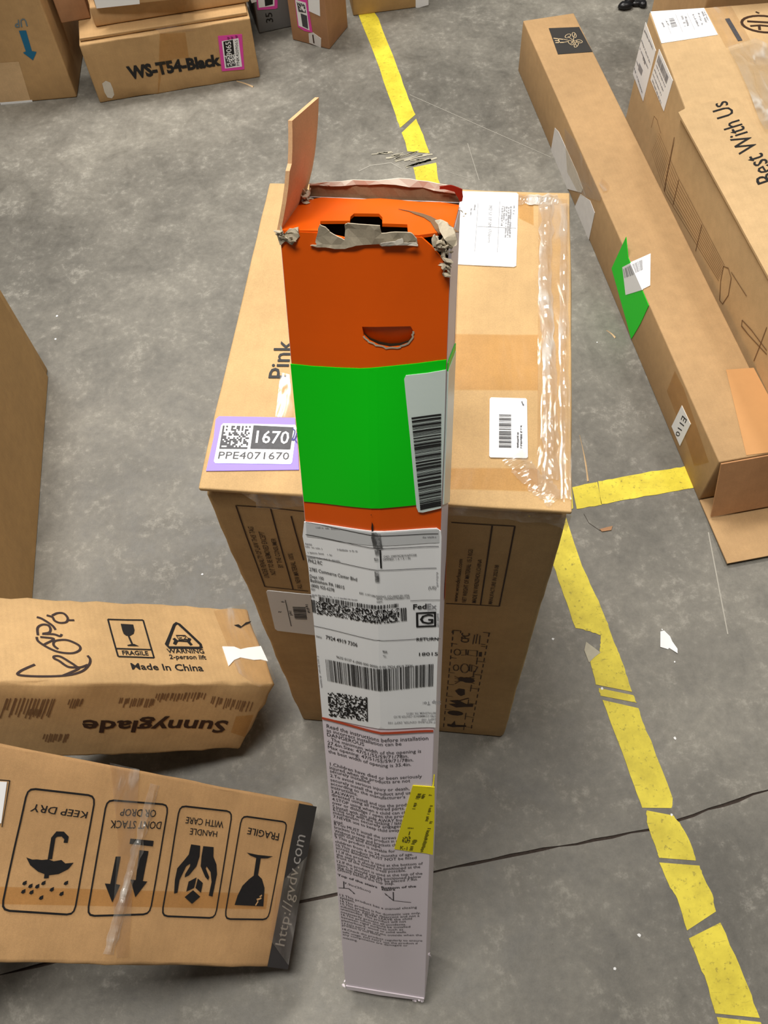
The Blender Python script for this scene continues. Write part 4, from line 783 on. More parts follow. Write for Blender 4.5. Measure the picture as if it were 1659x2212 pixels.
FLOORPTS = {
 'tape': [[[[0.0408,2.5167],[0.0488,2.4704],[0.088,2.2301],[0.115,2.0404],[0.1235,1.9799]],[[0.0861,2.5103],[0.1003,2.4632],[0.1382,2.2234],[0.1561,2.0923],[0.1676,2.0281]]],[[[0.1268,1.9612],[0.1324,1.9279],[0.135,1.8884]],[[0.1685,2.0111],[0.1805,1.9453],[0.1903,1.8745]]],[[[0.1448,1.8263],[0.1468,1.7835],[0.1547,1.7194]],[[0.2029,1.8364],[0.2024,1.7751],[0.2108,1.7127]]],[[[0.289,0.8284],[0.3079,0.7029],[0.3178,0.6393],[0.3273,0.5726],[0.3525,0.5641],[0.3699,0.5545],[0.3656,0.5364],[0.3621,0.5227],[0.3426,0.5114],[0.3437,0.4654]],[[0.346,0.8229],[0.3505,0.7916],[0.3623,0.695],[0.3733,0.6427],[0.3823,0.6011],[0.3875,0.5672],[0.3923,0.5332],[0.3961,0.5111],[0.3997,0.4808],[0.4033,0.4478]]],[[[0.3466,0.4593],[0.3479,0.445]],[[0.4043,0.4411],[0.4069,0.4269]]],[[[0.3495,0.4366],[0.3624,0.3656],[0.3734,0.2881],[0.3791,0.2544]],[[0.4081,0.4178],[0.4096,0.395],[0.4171,0.361],[0.4315,0.2649],[0.4266,0.2506]]],[[[0.3847,0.2489],[0.3823,0.231],[0.3877,0.1853],[0.3895,0.1769]],[[0.4268,0.2383],[0.435,0.2225],[0.445,0.1899],[0.4463,0.1683]]],[[[0.3886,0.1694],[0.3966,0.1314],[0.4033,0.1169],[0.4081,0.0709]],[[0.4495,0.1605],[0.4504,0.1495],[0.4586,0.1187],[0.4574,0.0944]]],[[[0.4084,0.0607],[0.4147,0.0263],[0.4196,0.0044],[0.4226,-0.0403]],[[0.4609,0.0779],[0.4676,0.0468],[0.4795,-0.0115],[0.4842,-0.0512]]],[[[0.4234,-0.045],[0.4304,-0.0878]],[[0.4848,-0.0559],[0.4905,-0.0949]]]],
 'cross': [[[[0.3579,0.8135],[0.367,0.8189]],[[0.3703,0.8681],[0.3717,0.8658]]],[[[0.3737,0.8161],[0.4207,0.821],[0.4235,0.8218]],[[0.3735,0.8656],[0.4244,0.8735],[0.4235,0.8736]]],[[[0.4227,0.8219],[0.4671,0.827],[0.5544,0.8365],[0.5992,0.8417],[0.628,0.8442]],[[0.4264,0.8744],[0.4554,0.877],[0.5337,0.8866],[0.5852,0.8903],[0.6126,0.893]]]],
 'fold': [[0.3414,0.5447],[0.3629,0.5226],[0.3507,0.515],[0.3391,0.5057],[0.3352,0.5294]],
 'joint': [[-0.7871,0.077],[-0.6465,0.0881],[-0.4131,0.1227],[-0.1884,0.1547],[0.0376,0.1849],[0.154,0.1987],[0.2634,0.2084],[0.3813,0.2196],[0.4842,0.2424],[0.5881,0.2655],[0.7831,0.2999]],
 'scr1': [[0.1602,2.1111],[0.4899,1.8218]],
 'scr2': [[0.6113,0.7427],[0.594,0.5374]],
 'scr3': [[0.1877,1.8245],[0.2745,1.7714]],
 'scr4': [[0.0076,1.8293],[0.0378,1.8463],[0.0907,1.8502],[0.1156,1.8247]],
 'scr5': [[0.2898,1.8993],[0.3018,1.7597]],
 'scuff0': [[0.0917,1.8622],[0.1645,1.8883]],
 'scuff1': [[0.0965,1.8494],[0.2041,1.8711]],
 'scuff2': [[0.1206,1.8292],[0.2146,1.8593]],
 'scuff3': [[0.1374,1.8479],[0.196,1.8494]],
 'scuff4': [[0.0427,1.8857],[0.1112,1.8861]],
 'scuff5': [[0.0748,1.873],[0.1345,1.8832]],
 'debris': [[0.7817,2.3946],[0.8481,2.4165],[0.8128,2.4305]],
 'scrap': [[0.4762,0.5522],[0.4832,0.5534],[0.4914,0.542],[0.4932,0.5322],[0.4989,0.5177],[0.4969,0.5092],[0.4847,0.5207],[0.4825,0.5183],[0.4697,0.5237]],
 'chip': [[0.4086,0.7678],[0.4225,0.7705],[0.4344,0.7724],[0.43,0.7637],[0.412,0.7624]],
 'spl1': [[0.4102,0.9868],[0.4066,0.8763]],
 'spl2': [[0.5176,1.2533],[0.5323,1.2307]],
 'spl3': [[-0.3042,2.2293],[-0.2585,2.1993]],
 'hair': [[0.3851,0.8047],[0.3911,0.7836],[0.4098,0.7646]],
 'spk0': [[-0.3541,0.7424]],
 'spk1': [[-0.7076,1.4282]],
 'spk2': [[0.2834,0.5559]],
 'spk3': [[0.4234,0.24]],
 'spk4': [[0.458,0.3616]],
 'spk5': [[0.3341,0.0701]],
 'spk6': [[0.4805,0.5563]],
 'spk7': [[0.3527,0.4571]],
 'spk8': [[-0.7031,1.3592]],
 'spk9': [[0.4885,0.4944]],
 'spk10': [[0.4913,1.2221]],
 'spk11': [[0.2888,0.0281]],
 'spk12': [[0.2071,1.6251]],
}

# ------------------------------------------------------------------ materials
def s2l(c):
    return tuple(((x / 255) / 12.92 if x / 255 <= 0.04045 else ((x / 255 + 0.055) / 1.055) ** 2.4) for x in c)
MAT = {}
def new_mat(name):
    mt = bpy.data.materials.new(name); mt.use_nodes = True
    MAT[name] = mt
    nt = mt.node_tree
    return mt, nt, nt.nodes['Principled BSDF']
def N(nt, t, **kw):
    n = nt.nodes.new(t)
    for k, v in kw.items():
        if k.startswith('i_'):
            n.inputs[k[2:].replace('_', ' ')].default_value = v
        else:
            setattr(n, k, v)
    return n
def noise_tex(nt, vec, scale, detail=3, rough=0.55, dist=0.0):
    n = N(nt, 'ShaderNodeTexNoise')
    n.inputs['Scale'].default_value = scale; n.inputs['Detail'].default_value = detail
    n.inputs['Roughness'].default_value = rough; n.inputs['Distortion'].default_value = dist
    nt.links.new(vec, n.inputs['Vector'])
    return n.outputs['Fac']
def ramp(nt, fac, stops):
    r = N(nt, 'ShaderNodeValToRGB')
    e = r.color_ramp.elements
    while len(e) < len(stops): e.new(0.5)
    for k, (p, c) in enumerate(stops):
        e[k].position = p; e[k].color = (c, c, c, 1) if not isinstance(c, tuple) else (*c[:3], 1)
    nt.links.new(fac, r.inputs['Fac'])
    return r.outputs['Color']
def mix(nt, a, b, fac, mode='MIX'):
    mx = N(nt, 'ShaderNodeMix', data_type='RGBA', blend_type=mode)
    for sock, v in ((mx.inputs['Factor'], fac), (mx.inputs['A'], a), (mx.inputs['B'], b)):
        if hasattr(v, 'links'): nt.links.new(v, sock)
        elif isinstance(v, tuple): sock.default_value = (*v[:3], 1)
        else: sock.default_value = v
    return mx.outputs['Result']
def flat(name, rgb, rough=0.6, spec=0.4, var=0.08, scale=40):
    mt, nt, b = new_mat(name)
    tc = N(nt, 'ShaderNodeTexCoord').outputs['Object']
    f = noise_tex(nt, tc, scale, 4)
    c = s2l(rgb)
    col = mix(nt, tuple(x * (1 - var) for x in c), tuple(min(1, x * (1 + var)) for x in c), f)
    nt.links.new(col, b.inputs['Base Color'])
    b.inputs['Roughness'].default_value = rough
    b.inputs['Specular IOR Level'].default_value = spec
    return mt
def cardboard(name, rgb, rough=0.7, blotch=0.12, stripes=0.015, axis=0):
    mt, nt, b = new_mat(name)
    tc = N(nt, 'ShaderNodeTexCoord').outputs['Object']
    c = s2l(rgb)
    big = noise_tex(nt, tc, 5, 4, 0.6)
    mid = noise_tex(nt, tc, 45, 3, 0.6)
    fine = noise_tex(nt, tc, 700, 2, 0.7)
    lo = tuple(x * (1 - blotch) for x in c); hi = tuple(min(1, x * (1 + blotch)) for x in c)
    col = mix(nt, lo, hi, ramp(nt, big, [(0.3, 0.0), (0.7, 1.0)]))
    col = mix(nt, col, ramp(nt, mid, [(0.3, 0.86), (0.7, 1.1)]), 0.5, 'MULTIPLY')
    col = mix(nt, col, ramp(nt, fine, [(0.3, 0.84), (0.75, 1.12)]), 0.6, 'MULTIPLY')
    wv = N(nt, 'ShaderNodeTexWave', wave_type='BANDS', bands_direction='XYZ'[axis])
    wv.inputs['Scale'].default_value = 38; wv.inputs['Distortion'].default_value = 0.6
    nt.links.new(tc, wv.inputs['Vector'])
    col = mix(nt, col, ramp(nt, wv.outputs['Fac'], [(0.0, 1 - stripes * 2), (1.0, 1.0)]), 0.6, 'MULTIPLY')
    nt.links.new(col, b.inputs['Base Color'])
    b.inputs['Roughness'].default_value = rough
    b.inputs['Specular IOR Level'].default_value = 0.25
    bp = N(nt, 'ShaderNodeBump'); bp.inputs['Strength'].default_value = 0.25; bp.inputs['Distance'].default_value = 0.002
    hs = mix(nt, big, mid, 0.3)
    nt.links.new(hs, bp.inputs['Height']); nt.links.new(bp.outputs['Normal'], b.inputs['Normal'])
    return mt
def tape(name, tint, gloss, rough, wrinkle, scale, refl=1.0):
    mt = bpy.data.materials.new(name); mt.use_nodes = True; MAT[name] = mt
    nt = mt.node_tree; nt.nodes.clear()
    out = N(nt, 'ShaderNodeOutputMaterial')
    tr = N(nt, 'ShaderNodeBsdfTransparent'); tr.inputs[0].default_value = (*tint, 1)
    gl = N(nt, 'ShaderNodeBsdfPrincipled')
    gl.inputs['Base Color'].default_value = (0.75, 0.72, 0.66, 1); gl.inputs['Roughness'].default_value = rough
    gl.inputs['Specular IOR Level'].default_value = 0.8
    tc = N(nt, 'ShaderNodeTexCoord').outputs['Object']
    mp = N(nt, 'ShaderNodeMapping'); mp.inputs['Scale'].default_value = (1, 0.35, 0.6)
    nt.links.new(tc, mp.inputs['Vector'])
    h = noise_tex(nt, mp.outputs['Vector'], scale, 2.5, 0.5, 0.8)
    bp = N(nt, 'ShaderNodeBump'); bp.inputs['Strength'].default_value = wrinkle; bp.inputs['Distance'].default_value = 0.01
    nt.links.new(h, bp.inputs['Height']); nt.links.new(bp.outputs['Normal'], gl.inputs['Normal'])
    gg = N(nt, 'ShaderNodeBsdfGlossy'); gg.inputs['Roughness'].default_value = rough
    nt.links.new(bp.outputs['Normal'], gg.inputs['Normal'])
    fr = N(nt, 'ShaderNodeLayerWeight'); fr.inputs['Blend'].default_value = 0.5
    nt.links.new(bp.outputs['Normal'], fr.inputs['Normal'])
    frv = ramp(nt, fr.outputs['Facing'], [(0.0, 0.045 * refl), (0.5, 0.06 * refl), (0.8, 0.22 * refl), (1.0, 0.9 * refl)])
    milk = ramp(nt, h, [(0.40, gloss * 0.12), (0.58, gloss * 0.3), (0.70, gloss)])
    m1 = N(nt, 'ShaderNodeMixShader'); m2 = N(nt, 'ShaderNodeMixShader')
    nt.links.new(milk, m1.inputs[0]); nt.links.new(tr.outputs[0], m1.inputs[1]); nt.links.new(gl.outputs[0], m1.inputs[2])
    nt.links.new(frv, m2.inputs[0]); nt.links.new(m1.outputs[0], m2.inputs[1]); nt.links.new(gg.outputs[0], m2.inputs[2])
    nt.links.new(m2.outputs[0], out.inputs['Surface'])
    return mt

cardboard('card', (196, 158, 112))
cardboard('cardA', (194, 160, 112), axis=0)
cardboard('cardB', (180, 146, 104), blotch=0.08)
cardboard('cardC', (200, 168, 124), blotch=0.08)
cardboard('cardD', (186, 150, 100), blotch=0.08, axis=1)
cardboard('cardE', (192, 158, 112), stripes=0.03, axis=0)
cardboard('cardF', (190, 150, 104), stripes=0.02, axis=0)
cardboard('cardW', (186, 150, 104))
cardboard('cardlight', (205, 172, 130))
cardboard('cardK', (176, 132, 96))
cardboard('cardinner', (186, 138, 96), blotch=0.06)
cardboard('raw', (186, 174, 152), blotch=0.45)
cardboard('flapinner', (214, 168, 124), blotch=0.06)
cardboard('rawdark', (120, 92, 66), blotch=0.35)
flat('greybox', (112, 112, 112), 0.5)
flat('paper', (243, 244, 245), 0.5, var=0.03)
flat('paperaged', (214, 210, 206), 0.6, var=0.12, scale=60)
flat('paperdark', (205, 207, 208), 0.3, var=0.04)
flat('papergreen', (214, 228, 222), 0.35, var=0.02)
flat('whiteprint', (232, 222, 230), 0.45, var=0.03, scale=12)
flat('orange', (226, 90, 4), 0.38, var=0.08, scale=20)
flat('redorange', (196, 74, 40), 0.5)
flat('darkorange', (140, 44, 10), 0.5)
flat('green', (0, 214, 16), 0.45, var=0.03, scale=8)
flat('purple', (146, 124, 238), 0.5, var=0.03)
flat('pink', (226, 72, 170), 0.5, var=0.05)
flat('purpleink', (110, 20, 90), 0.5)
flat('yellowlab', (240, 226, 10), 0.45, var=0.05, scale=25)
flat('yellowink', (96, 92, 8), 0.6, var=0.4, scale=300)
flat('ink', (26, 25, 26), 0.6, var=0.3, scale=200)
flat('inktext', (44, 40, 46), 0.6, var=0.2, scale=300)
flat('inkgrey', (72, 72, 76), 0.6, var=0.4, scale=200)
flat('inklight', (148, 148, 152), 0.6, var=0.15, scale=200)
flat('inkblue', (50, 50, 120), 0.5)
flat('inkbrown', (56, 34, 20), 0.65, var=0.2, scale=200)
flat('inkbrownlight', (120, 88, 58), 0.65, var=0.2, scale=150)
flat('marker', (58, 46, 44), 0.5, var=0.2, scale=90)
flat('black', (52, 50, 48), 0.55, var=0.15)
flat('blackgloss', (52, 50, 50), 0.3, var=0.2)
flat('greyprint', (150, 146, 142), 0.5)
flat('beige', (214, 190, 150), 0.6)
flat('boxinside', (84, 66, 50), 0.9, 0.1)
flat('papertape', (198, 146, 92), 0.6, var=0.06)
flat('dark', (26, 22, 18), 0.8)
flat('dust', (206, 198, 184), 0.8, var=0.1, scale=60)
flat('greyblue', (104, 120, 128), 0.6)
flat('tealblue', (20, 104, 142), 0.6)
flat('blackplastic', (24, 24, 26), 0.35)
flat('wood', (214, 182, 140), 0.6)
flat('redcurl', (130, 28, 14), 0.4)
flat('dirt', (62, 52, 46), 0.9, var=0.6, scale=160)
flat('scratchlight', (164, 160, 150), 0.7, var=0.1)
flat('scuffbeige', (188, 182, 162), 0.8, var=0.2, scale=80)
tape('tape', (0.97, 0.93, 0.86), 0.30, 0.16, 0.5, 34)
tape('tapecrease', (0.97, 0.95, 0.92), 0.75, 0.16, 0.35, 30)
tape('tapematte', (0.94, 0.86, 0.73), 0.01, 0.3, 0.15, 20, 0.35)
tape('pouch', (0.93, 0.93, 0.92), 0.60, 0.12, 0.8, 30)

def grime():
    mt = bpy.data.materials.new('grime'); mt.use_nodes = True; MAT['grime'] = mt
    nt = mt.node_tree; b = nt.nodes['Principled BSDF']
    b.inputs['Base Color'].default_value = (.06, .06, .06, 1); b.inputs['Roughness'].default_value = .9
    tc = N(nt, 'ShaderNodeTexCoord').outputs['Object']
    nt.links.new(ramp(nt, noise_tex(nt, tc, 160, 5, .7), [(.33, 0.0), (.55, .85)]), b.inputs['Alpha'])
grime()
def worn_yellow():
    mt, nt, b = new_mat('floortape')
    tc = N(nt, 'ShaderNodeTexCoord').outputs['Object']
    a = noise_tex(nt, tc, 14, 5, 0.65); f = noise_tex(nt, tc, 120, 4, 0.7)
    col = mix(nt, s2l((206, 188, 48)), s2l((236, 218, 64)), ramp(nt, a, [(0.35, 0.0), (0.6, 1.0)]))
    col = mix(nt, col, s2l((120, 106, 40)), ramp(nt, f, [(0.58, 0.0), (0.70, 0.7)]))
    mp = N(nt, 'ShaderNodeMapping'); mp.inputs['Scale'].default_value = (9, 60, 1); mp.inputs['Rotation'].default_value = (0, 0, .5)
    nt.links.new(tc, mp.inputs['Vector'])
    st = noise_tex(nt, mp.outputs['Vector'], 2.2, 4, .7)
    col = mix(nt, col, s2l((110, 98, 44)), ramp(nt, st, [(.63, 0.0), (.72, .55)]))
    nt.links.new(col, b.inputs['Base Color']); b.inputs['Roughness'].default_value = 0.55
worn_yellow()
def concrete():
    mt, nt, b = new_mat('concrete')
    tc = N(nt, 'ShaderNodeTexCoord').outputs['Object']
    big = noise_tex(nt, tc, 1.6, 6, 0.62, 0.4)
    mid = noise_tex(nt, tc, 13, 7, 0.74, 0.5)
    fine = noise_tex(nt, tc, 70, 5, 0.75)
    speck = noise_tex(nt, tc, 260, 2, 0.5)
    col = mix(nt, s2l((98, 95, 88)), s2l((142, 138, 128)), ramp(nt, big, [(0.35, 0.0), (0.66, 1.0)]))
    col = mix(nt, col, ramp(nt, mid, [(0.28, 0.66), (0.5, 1.0), (0.74, 1.28)]), 0.85, 'MULTIPLY')
    col = mix(nt, col, ramp(nt, fine, [(0.3, 0.78), (0.72, 1.2)]), 0.8, 'MULTIPLY')
    col = mix(nt, col, s2l((186, 182, 172)), ramp(nt, mix(nt, mid, fine, 0.5), [(0.54, 0.0), (0.70, 0.42)]))
    col = mix(nt, col, s2l((70, 66, 60)), ramp(nt, speck, [(0.24, 0.35), (0.30, 0.0)]))
    nt.links.new(col, b.inputs['Base Color'])
    nt.links.new(ramp(nt, mid, [(0.3, 0.42), (0.7, 0.62)]), b.inputs['Roughness'])
    b.inputs['Specular IOR Level'].default_value = 0.45
    bp = N(nt, 'ShaderNodeBump'); bp.inputs['Strength'].default_value = 0.2; bp.inputs['Distance'].default_value = 0.002
    nt.links.new(fine, bp.inputs['Height']); nt.links.new(bp.outputs['Normal'], b.inputs['Normal'])
concrete()

# ------------------------------------------------------------------ objects
def tag(o, label=None, cat=None, group=None, kind=None):
    for k, v in (('label', label), ('category', cat), ('group', group), ('kind', kind)):
        if v: o[k] = v
    return o
def empty(name, mw, label, cat, group=None):
    o = bpy.data.objects.new(name, None); o.empty_display_size = 0.05
    COL.objects.link(o); o.matrix_world = mw
    return tag(o, label, cat, group)
def world_of(o):
    mw = o.matrix_basis.copy()
    while o.parent:
        o = o.parent; mw = o.matrix_basis @ mw
    return mw
def mesh_obj(name, verts, faces, mat, parent=None, smooth=False):
    """verts in world space; object's own space = its parent's space."""
    if parent is not None:
        inv = world_of(parent).inverted(); org = Matrix.Identity(4)
        verts = [inv @ Vector(v) for v in verts]
    else:
        c = Vector((0, 0, 0))
        for v in verts: c += Vector(v)
        c /= len(verts); c.z = min(Vector(v).z for v in verts)
        org = Matrix.Translation(c)
        verts = [Vector(v) - c for v in verts]
    me = bpy.data.meshes.new(name)
    me.from_pydata([tuple(v) for v in verts], [], faces)
    me.materials.append(MAT[mat] if isinstance(mat, str) else mat)
    if smooth: me.shade_smooth()
    o = bpy.data.objects.new(name, me); COL.objects.link(o)
    if parent is not None: o.parent = parent
    else: o.matrix_basis = org
    return o
def frame(b):
    p, r, d = FRAMES[b]
    mw = Matrix(((*r[0], p[0]), (*r[1], p[1]), (*r[2], p[2]), (0, 0, 0, 1)))
    return mw, Vector(d)
FW = {b: frame(b) for b in FRAMES}
AMP = {'A': 0.0016, 'E': 0.0022, 'F': 0.0018, 'W': 0.0012}
FREQ = {'A': 9, 'E': 14, 'F': 12, 'W': 12}
DENS = {'T': 0.007, 'A': 0.03, 'E': 0.02, 'F': 0.025, 'W': 0.03}
def wob(b, p):
    if b not in AMP: return 0.0
    return AMP[b] * noise.noise(Vector(p) * FREQ[b] + Vector((ord(b[0]) * 1.7, 3.1, 0.4)))
def bulge(u, v):
    _, d = FW['T']
    x = min(max(u / d.x, 0), 1); c = 0.54
    t = x / c if x < c else (1 - x) / (1 - c)
    t = t * t * (3 - 2 * t) * .35 + t * .65
    e = min(max((v - .02) / .28, 0), 1); f = min(max((d.z - v) / .22, 0), 1)
    return .0105 * t * (e * e * (3 - 2 * e)) * (f * f * (3 - 2 * f))
def fp(b, face, u, v, off=0.0):
    mw, d = FW[b]
    if face == 'top': p = Vector((u, v, d.z)); n = Vector((0, 0, 1))
    elif face == 'front':
        p = Vector((u, 0, v)); n = Vector((0, -1, 0))
        if b == 'T': p.y = -bulge(u, v)
    elif face == 'left': p = Vector((0, u, v)); n = Vector((-1, 0, 0))
    elif face == 'right': p = Vector((d.x, u, v)); n = Vector((1, 0, 0))
    else: p = Vector((u, d.y, v)); n = Vector((0, 1, 0))
    return mw @ (p + n * (off + wob(b, p)))
def inside(pt, poly):
    x, y = pt; r = False; j = len(poly) - 1
    for i in range(len(poly)):
        xi, yi = poly[i]; xj, yj = poly[j]
        if (yi > y) != (yj > y) and x < (xj - xi) * (y - yi) / (yj - yi) + xi: r = not r
        j = i
    return r
def triangulate(outline, holes=(), step=None):
    loops = [list(map(tuple, outline))] + [list(map(tuple, h)) for h in holes]
    vs, es = [], []
    for lp in loops:
        pts = []
        for i in range(len(lp)):
            a, b = lp[i], lp[(i + 1) % len(lp)]
            n = max(1, int(math.dist(a, b) / step)) if step else 1
            pts += [(a[0] + (b[0] - a[0]) * k / n, a[1] + (b[1] - a[1]) * k / n) for k in range(n)]
        s = len(vs); vs += pts
        es += [(s + i, s + (i + 1) % len(pts)) for i in range(len(pts))]
    if step:
        xs = [p[0] for p in loops[0]]; ys = [p[1] for p in loops[0]]
        nx = int((max(xs) - min(xs)) / step); ny = int((max(ys) - min(ys)) / step)
        for i in range(nx):
            for j in range(ny):
                q = (min(xs) + (i + .5) * step, min(ys) + (j + .5) * step)
                if inside(q, loops[0]) and not any(inside(q, h) for h in loops[1:]): vs.append(q)
    V, E_, F, *_ = delaunay_2d_cdt([Vector(v) for v in vs], es, [], 0, 1e-6)
    out = []
    for f in F:
        c = (sum(V[i].x for i in f) / 3, sum(V[i].y for i in f) / 3)
        if inside(c, loops[0]) and not any(inside(c, h) for h in loops[1:]): out.append(list(f))
    return [(v.x, v.y) for v in V], out
class Buf:
    def __init__(s): s.v = []; s.f = []; s.back = set()
    def add(s, vs, fs):
        k = len(s.v); s.v += vs; s.f += [[i + k for i in f] for f in fs]
def sheet(buf, outline, fn, thick=0.0, holes=(), step=None):
    """fn(u, v, depth) -> world point. A closed slab when thick > 0."""
    V, F = triangulate(outline, holes, step)
    top = [fn(u, v, 0.0) for u, v in V]
    if F:
        a, b_, c = (Vector(top[i]) for i in F[0])
        nn = (b_ - a).cross(c - a)
        u, v = V[F[0][0]]
        if nn.dot(Vector(fn(u, v, 0.0)) - Vector(fn(u, v, 0.003))) < 0: F = [f[::-1] for f in F]
    if not thick:
        buf.add(top, F); return
    n = len(top)
    vs = top + [fn(u, v, thick) for u, v in V]
    fs = [list(f) for f in F] + [[i + n for i in f[::-1]] for f in F]
    cnt = {}
    for f in F:
        for i in range(3):
            e = (f[i], f[(i + 1) % 3]); cnt[e] = 1
    for (a, b_) in cnt:
        if (b_, a) not in cnt: fs.append([b_, a, a + n, b_ + n])
    buf.back.update(range(len(buf.f) + len(F), len(buf.f) + 2 * len(F)))
    buf.add(vs, fs)
TEXTS = {}
def text_mesh(s, bold):
    k = (s, bold)
    if k in TEXTS: return TEXTS[k]
    cu_ = bpy.data.curves.new('t', 'FONT'); cu_.body = s; cu_.offset = bold * .35; cu_.resolution_u = 2
    cu_.fill_mode = 'FRONT'
    ob = bpy.data.objects.new('t', cu_); COL.objects.link(ob)
    dg = bpy.context.evaluated_depsgraph_get()
    me = ob.evaluated_get(dg).to_mesh()
    vs = [(v.co.x, v.co.y) for v in me.vertices]; fs = [list(p.vertices) for p in me.polygons]
    ob.evaluated_get(dg).to_mesh_clear()
    bpy.data.objects.remove(ob); bpy.data.curves.remove(cu_)
    TEXTS[k] = (vs, fs)
    return TEXTS[k]
def bil(q, s, t):
    a, b, c, d = q
    return tuple(a[i] * (1 - s) * (1 - t) + b[i] * s * (1 - t) + c[i] * s * t + d[i] * (1 - s) * t for i in (0, 1))
def strip(pts, w, step=None):
    if step:
        out = []
        for a, b in zip(pts, pts[1:]):
            n = max(1, int(math.dist(a, b) / step))
            out += [(a[0] + (b[0] - a[0]) * k / n, a[1] + (b[1] - a[1]) * k / n) for k in range(n)]
        pts = out + [tuple(pts[-1])]
    closed = math.dist(pts[0], pts[-1]) < 1e-6
    n = len(pts); L = []; Rr = []
    for i in range(n):
        if closed: a = pts[(i - 1) % (n - 1)]; b = pts[(i + 1) % (n - 1)]
        else: a = pts[max(i - 1, 0)]; b = pts[min(i + 1, n - 1)]
        dx, dy = b[0] - a[0], b[1] - a[1]; l = math.hypot(dx, dy) or 1
        k = 1.0
        if 0 < i < n - 1 or closed:
            p0 = pts[i - 1] if i else pts[-2]; e = (pts[i][0] - p0[0], pts[i][1] - p0[1]); le = math.hypot(*e) or 1
            cs = abs((e[0] * dx + e[1] * dy) / (le * l)); k = min(1 / max(cs, .5), 1.6)
        nx, ny = -dy / l * w / 2 * k, dx / l * w / 2 * k
        L.append((pts[i][0] + nx, pts[i][1] + ny)); Rr.append((pts[i][0] - nx, pts[i][1] - ny))
    return L + Rr, [[i, i + n, i + n + 1, i + 1] for i in range(n - 1)]
def spline(p):
    q = [p[0]] + [tuple(x) for x in p] + [p[-1]]; out = []
    for i in range(1, len(q) - 2):
        for k in range(7):
            t = k / 7; a, b, c, d = q[i - 1], q[i], q[i + 1], q[i + 2]
            out.append(tuple(.5 * (2 * b[j] + (c[j] - a[j]) * t + (2 * a[j] - 5 * b[j] + 4 * c[j] - d[j]) * t * t + (3 * b[j] - a[j] - 3 * c[j] + d[j]) * t ** 3) for j in (0, 1)))
    return out + [tuple(p[-1])]
def quads_along(q, n, rnd, d, fill):
    """random bar pattern: list of 4-point cells"""
    ws = [rnd.choice((1, 1, 2, 3)) * (fill if k % 2 == 0 else 1 - fill) for k in range(2 * n)]
    tot = sum(ws); x = 0; out = []
    for k, w in enumerate(ws):
        a, b = x / tot, (x + w) / tot; x += w
        if k % 2: continue
        if d == 'h': out.append([bil(q, a, 0), bil(q, b, 0), bil(q, b, 1), bil(q, a, 1)])
        else: out.append([bil(q, 0, a), bil(q, 0, b), bil(q, 1, b), bil(q, 1, a)])
    return out
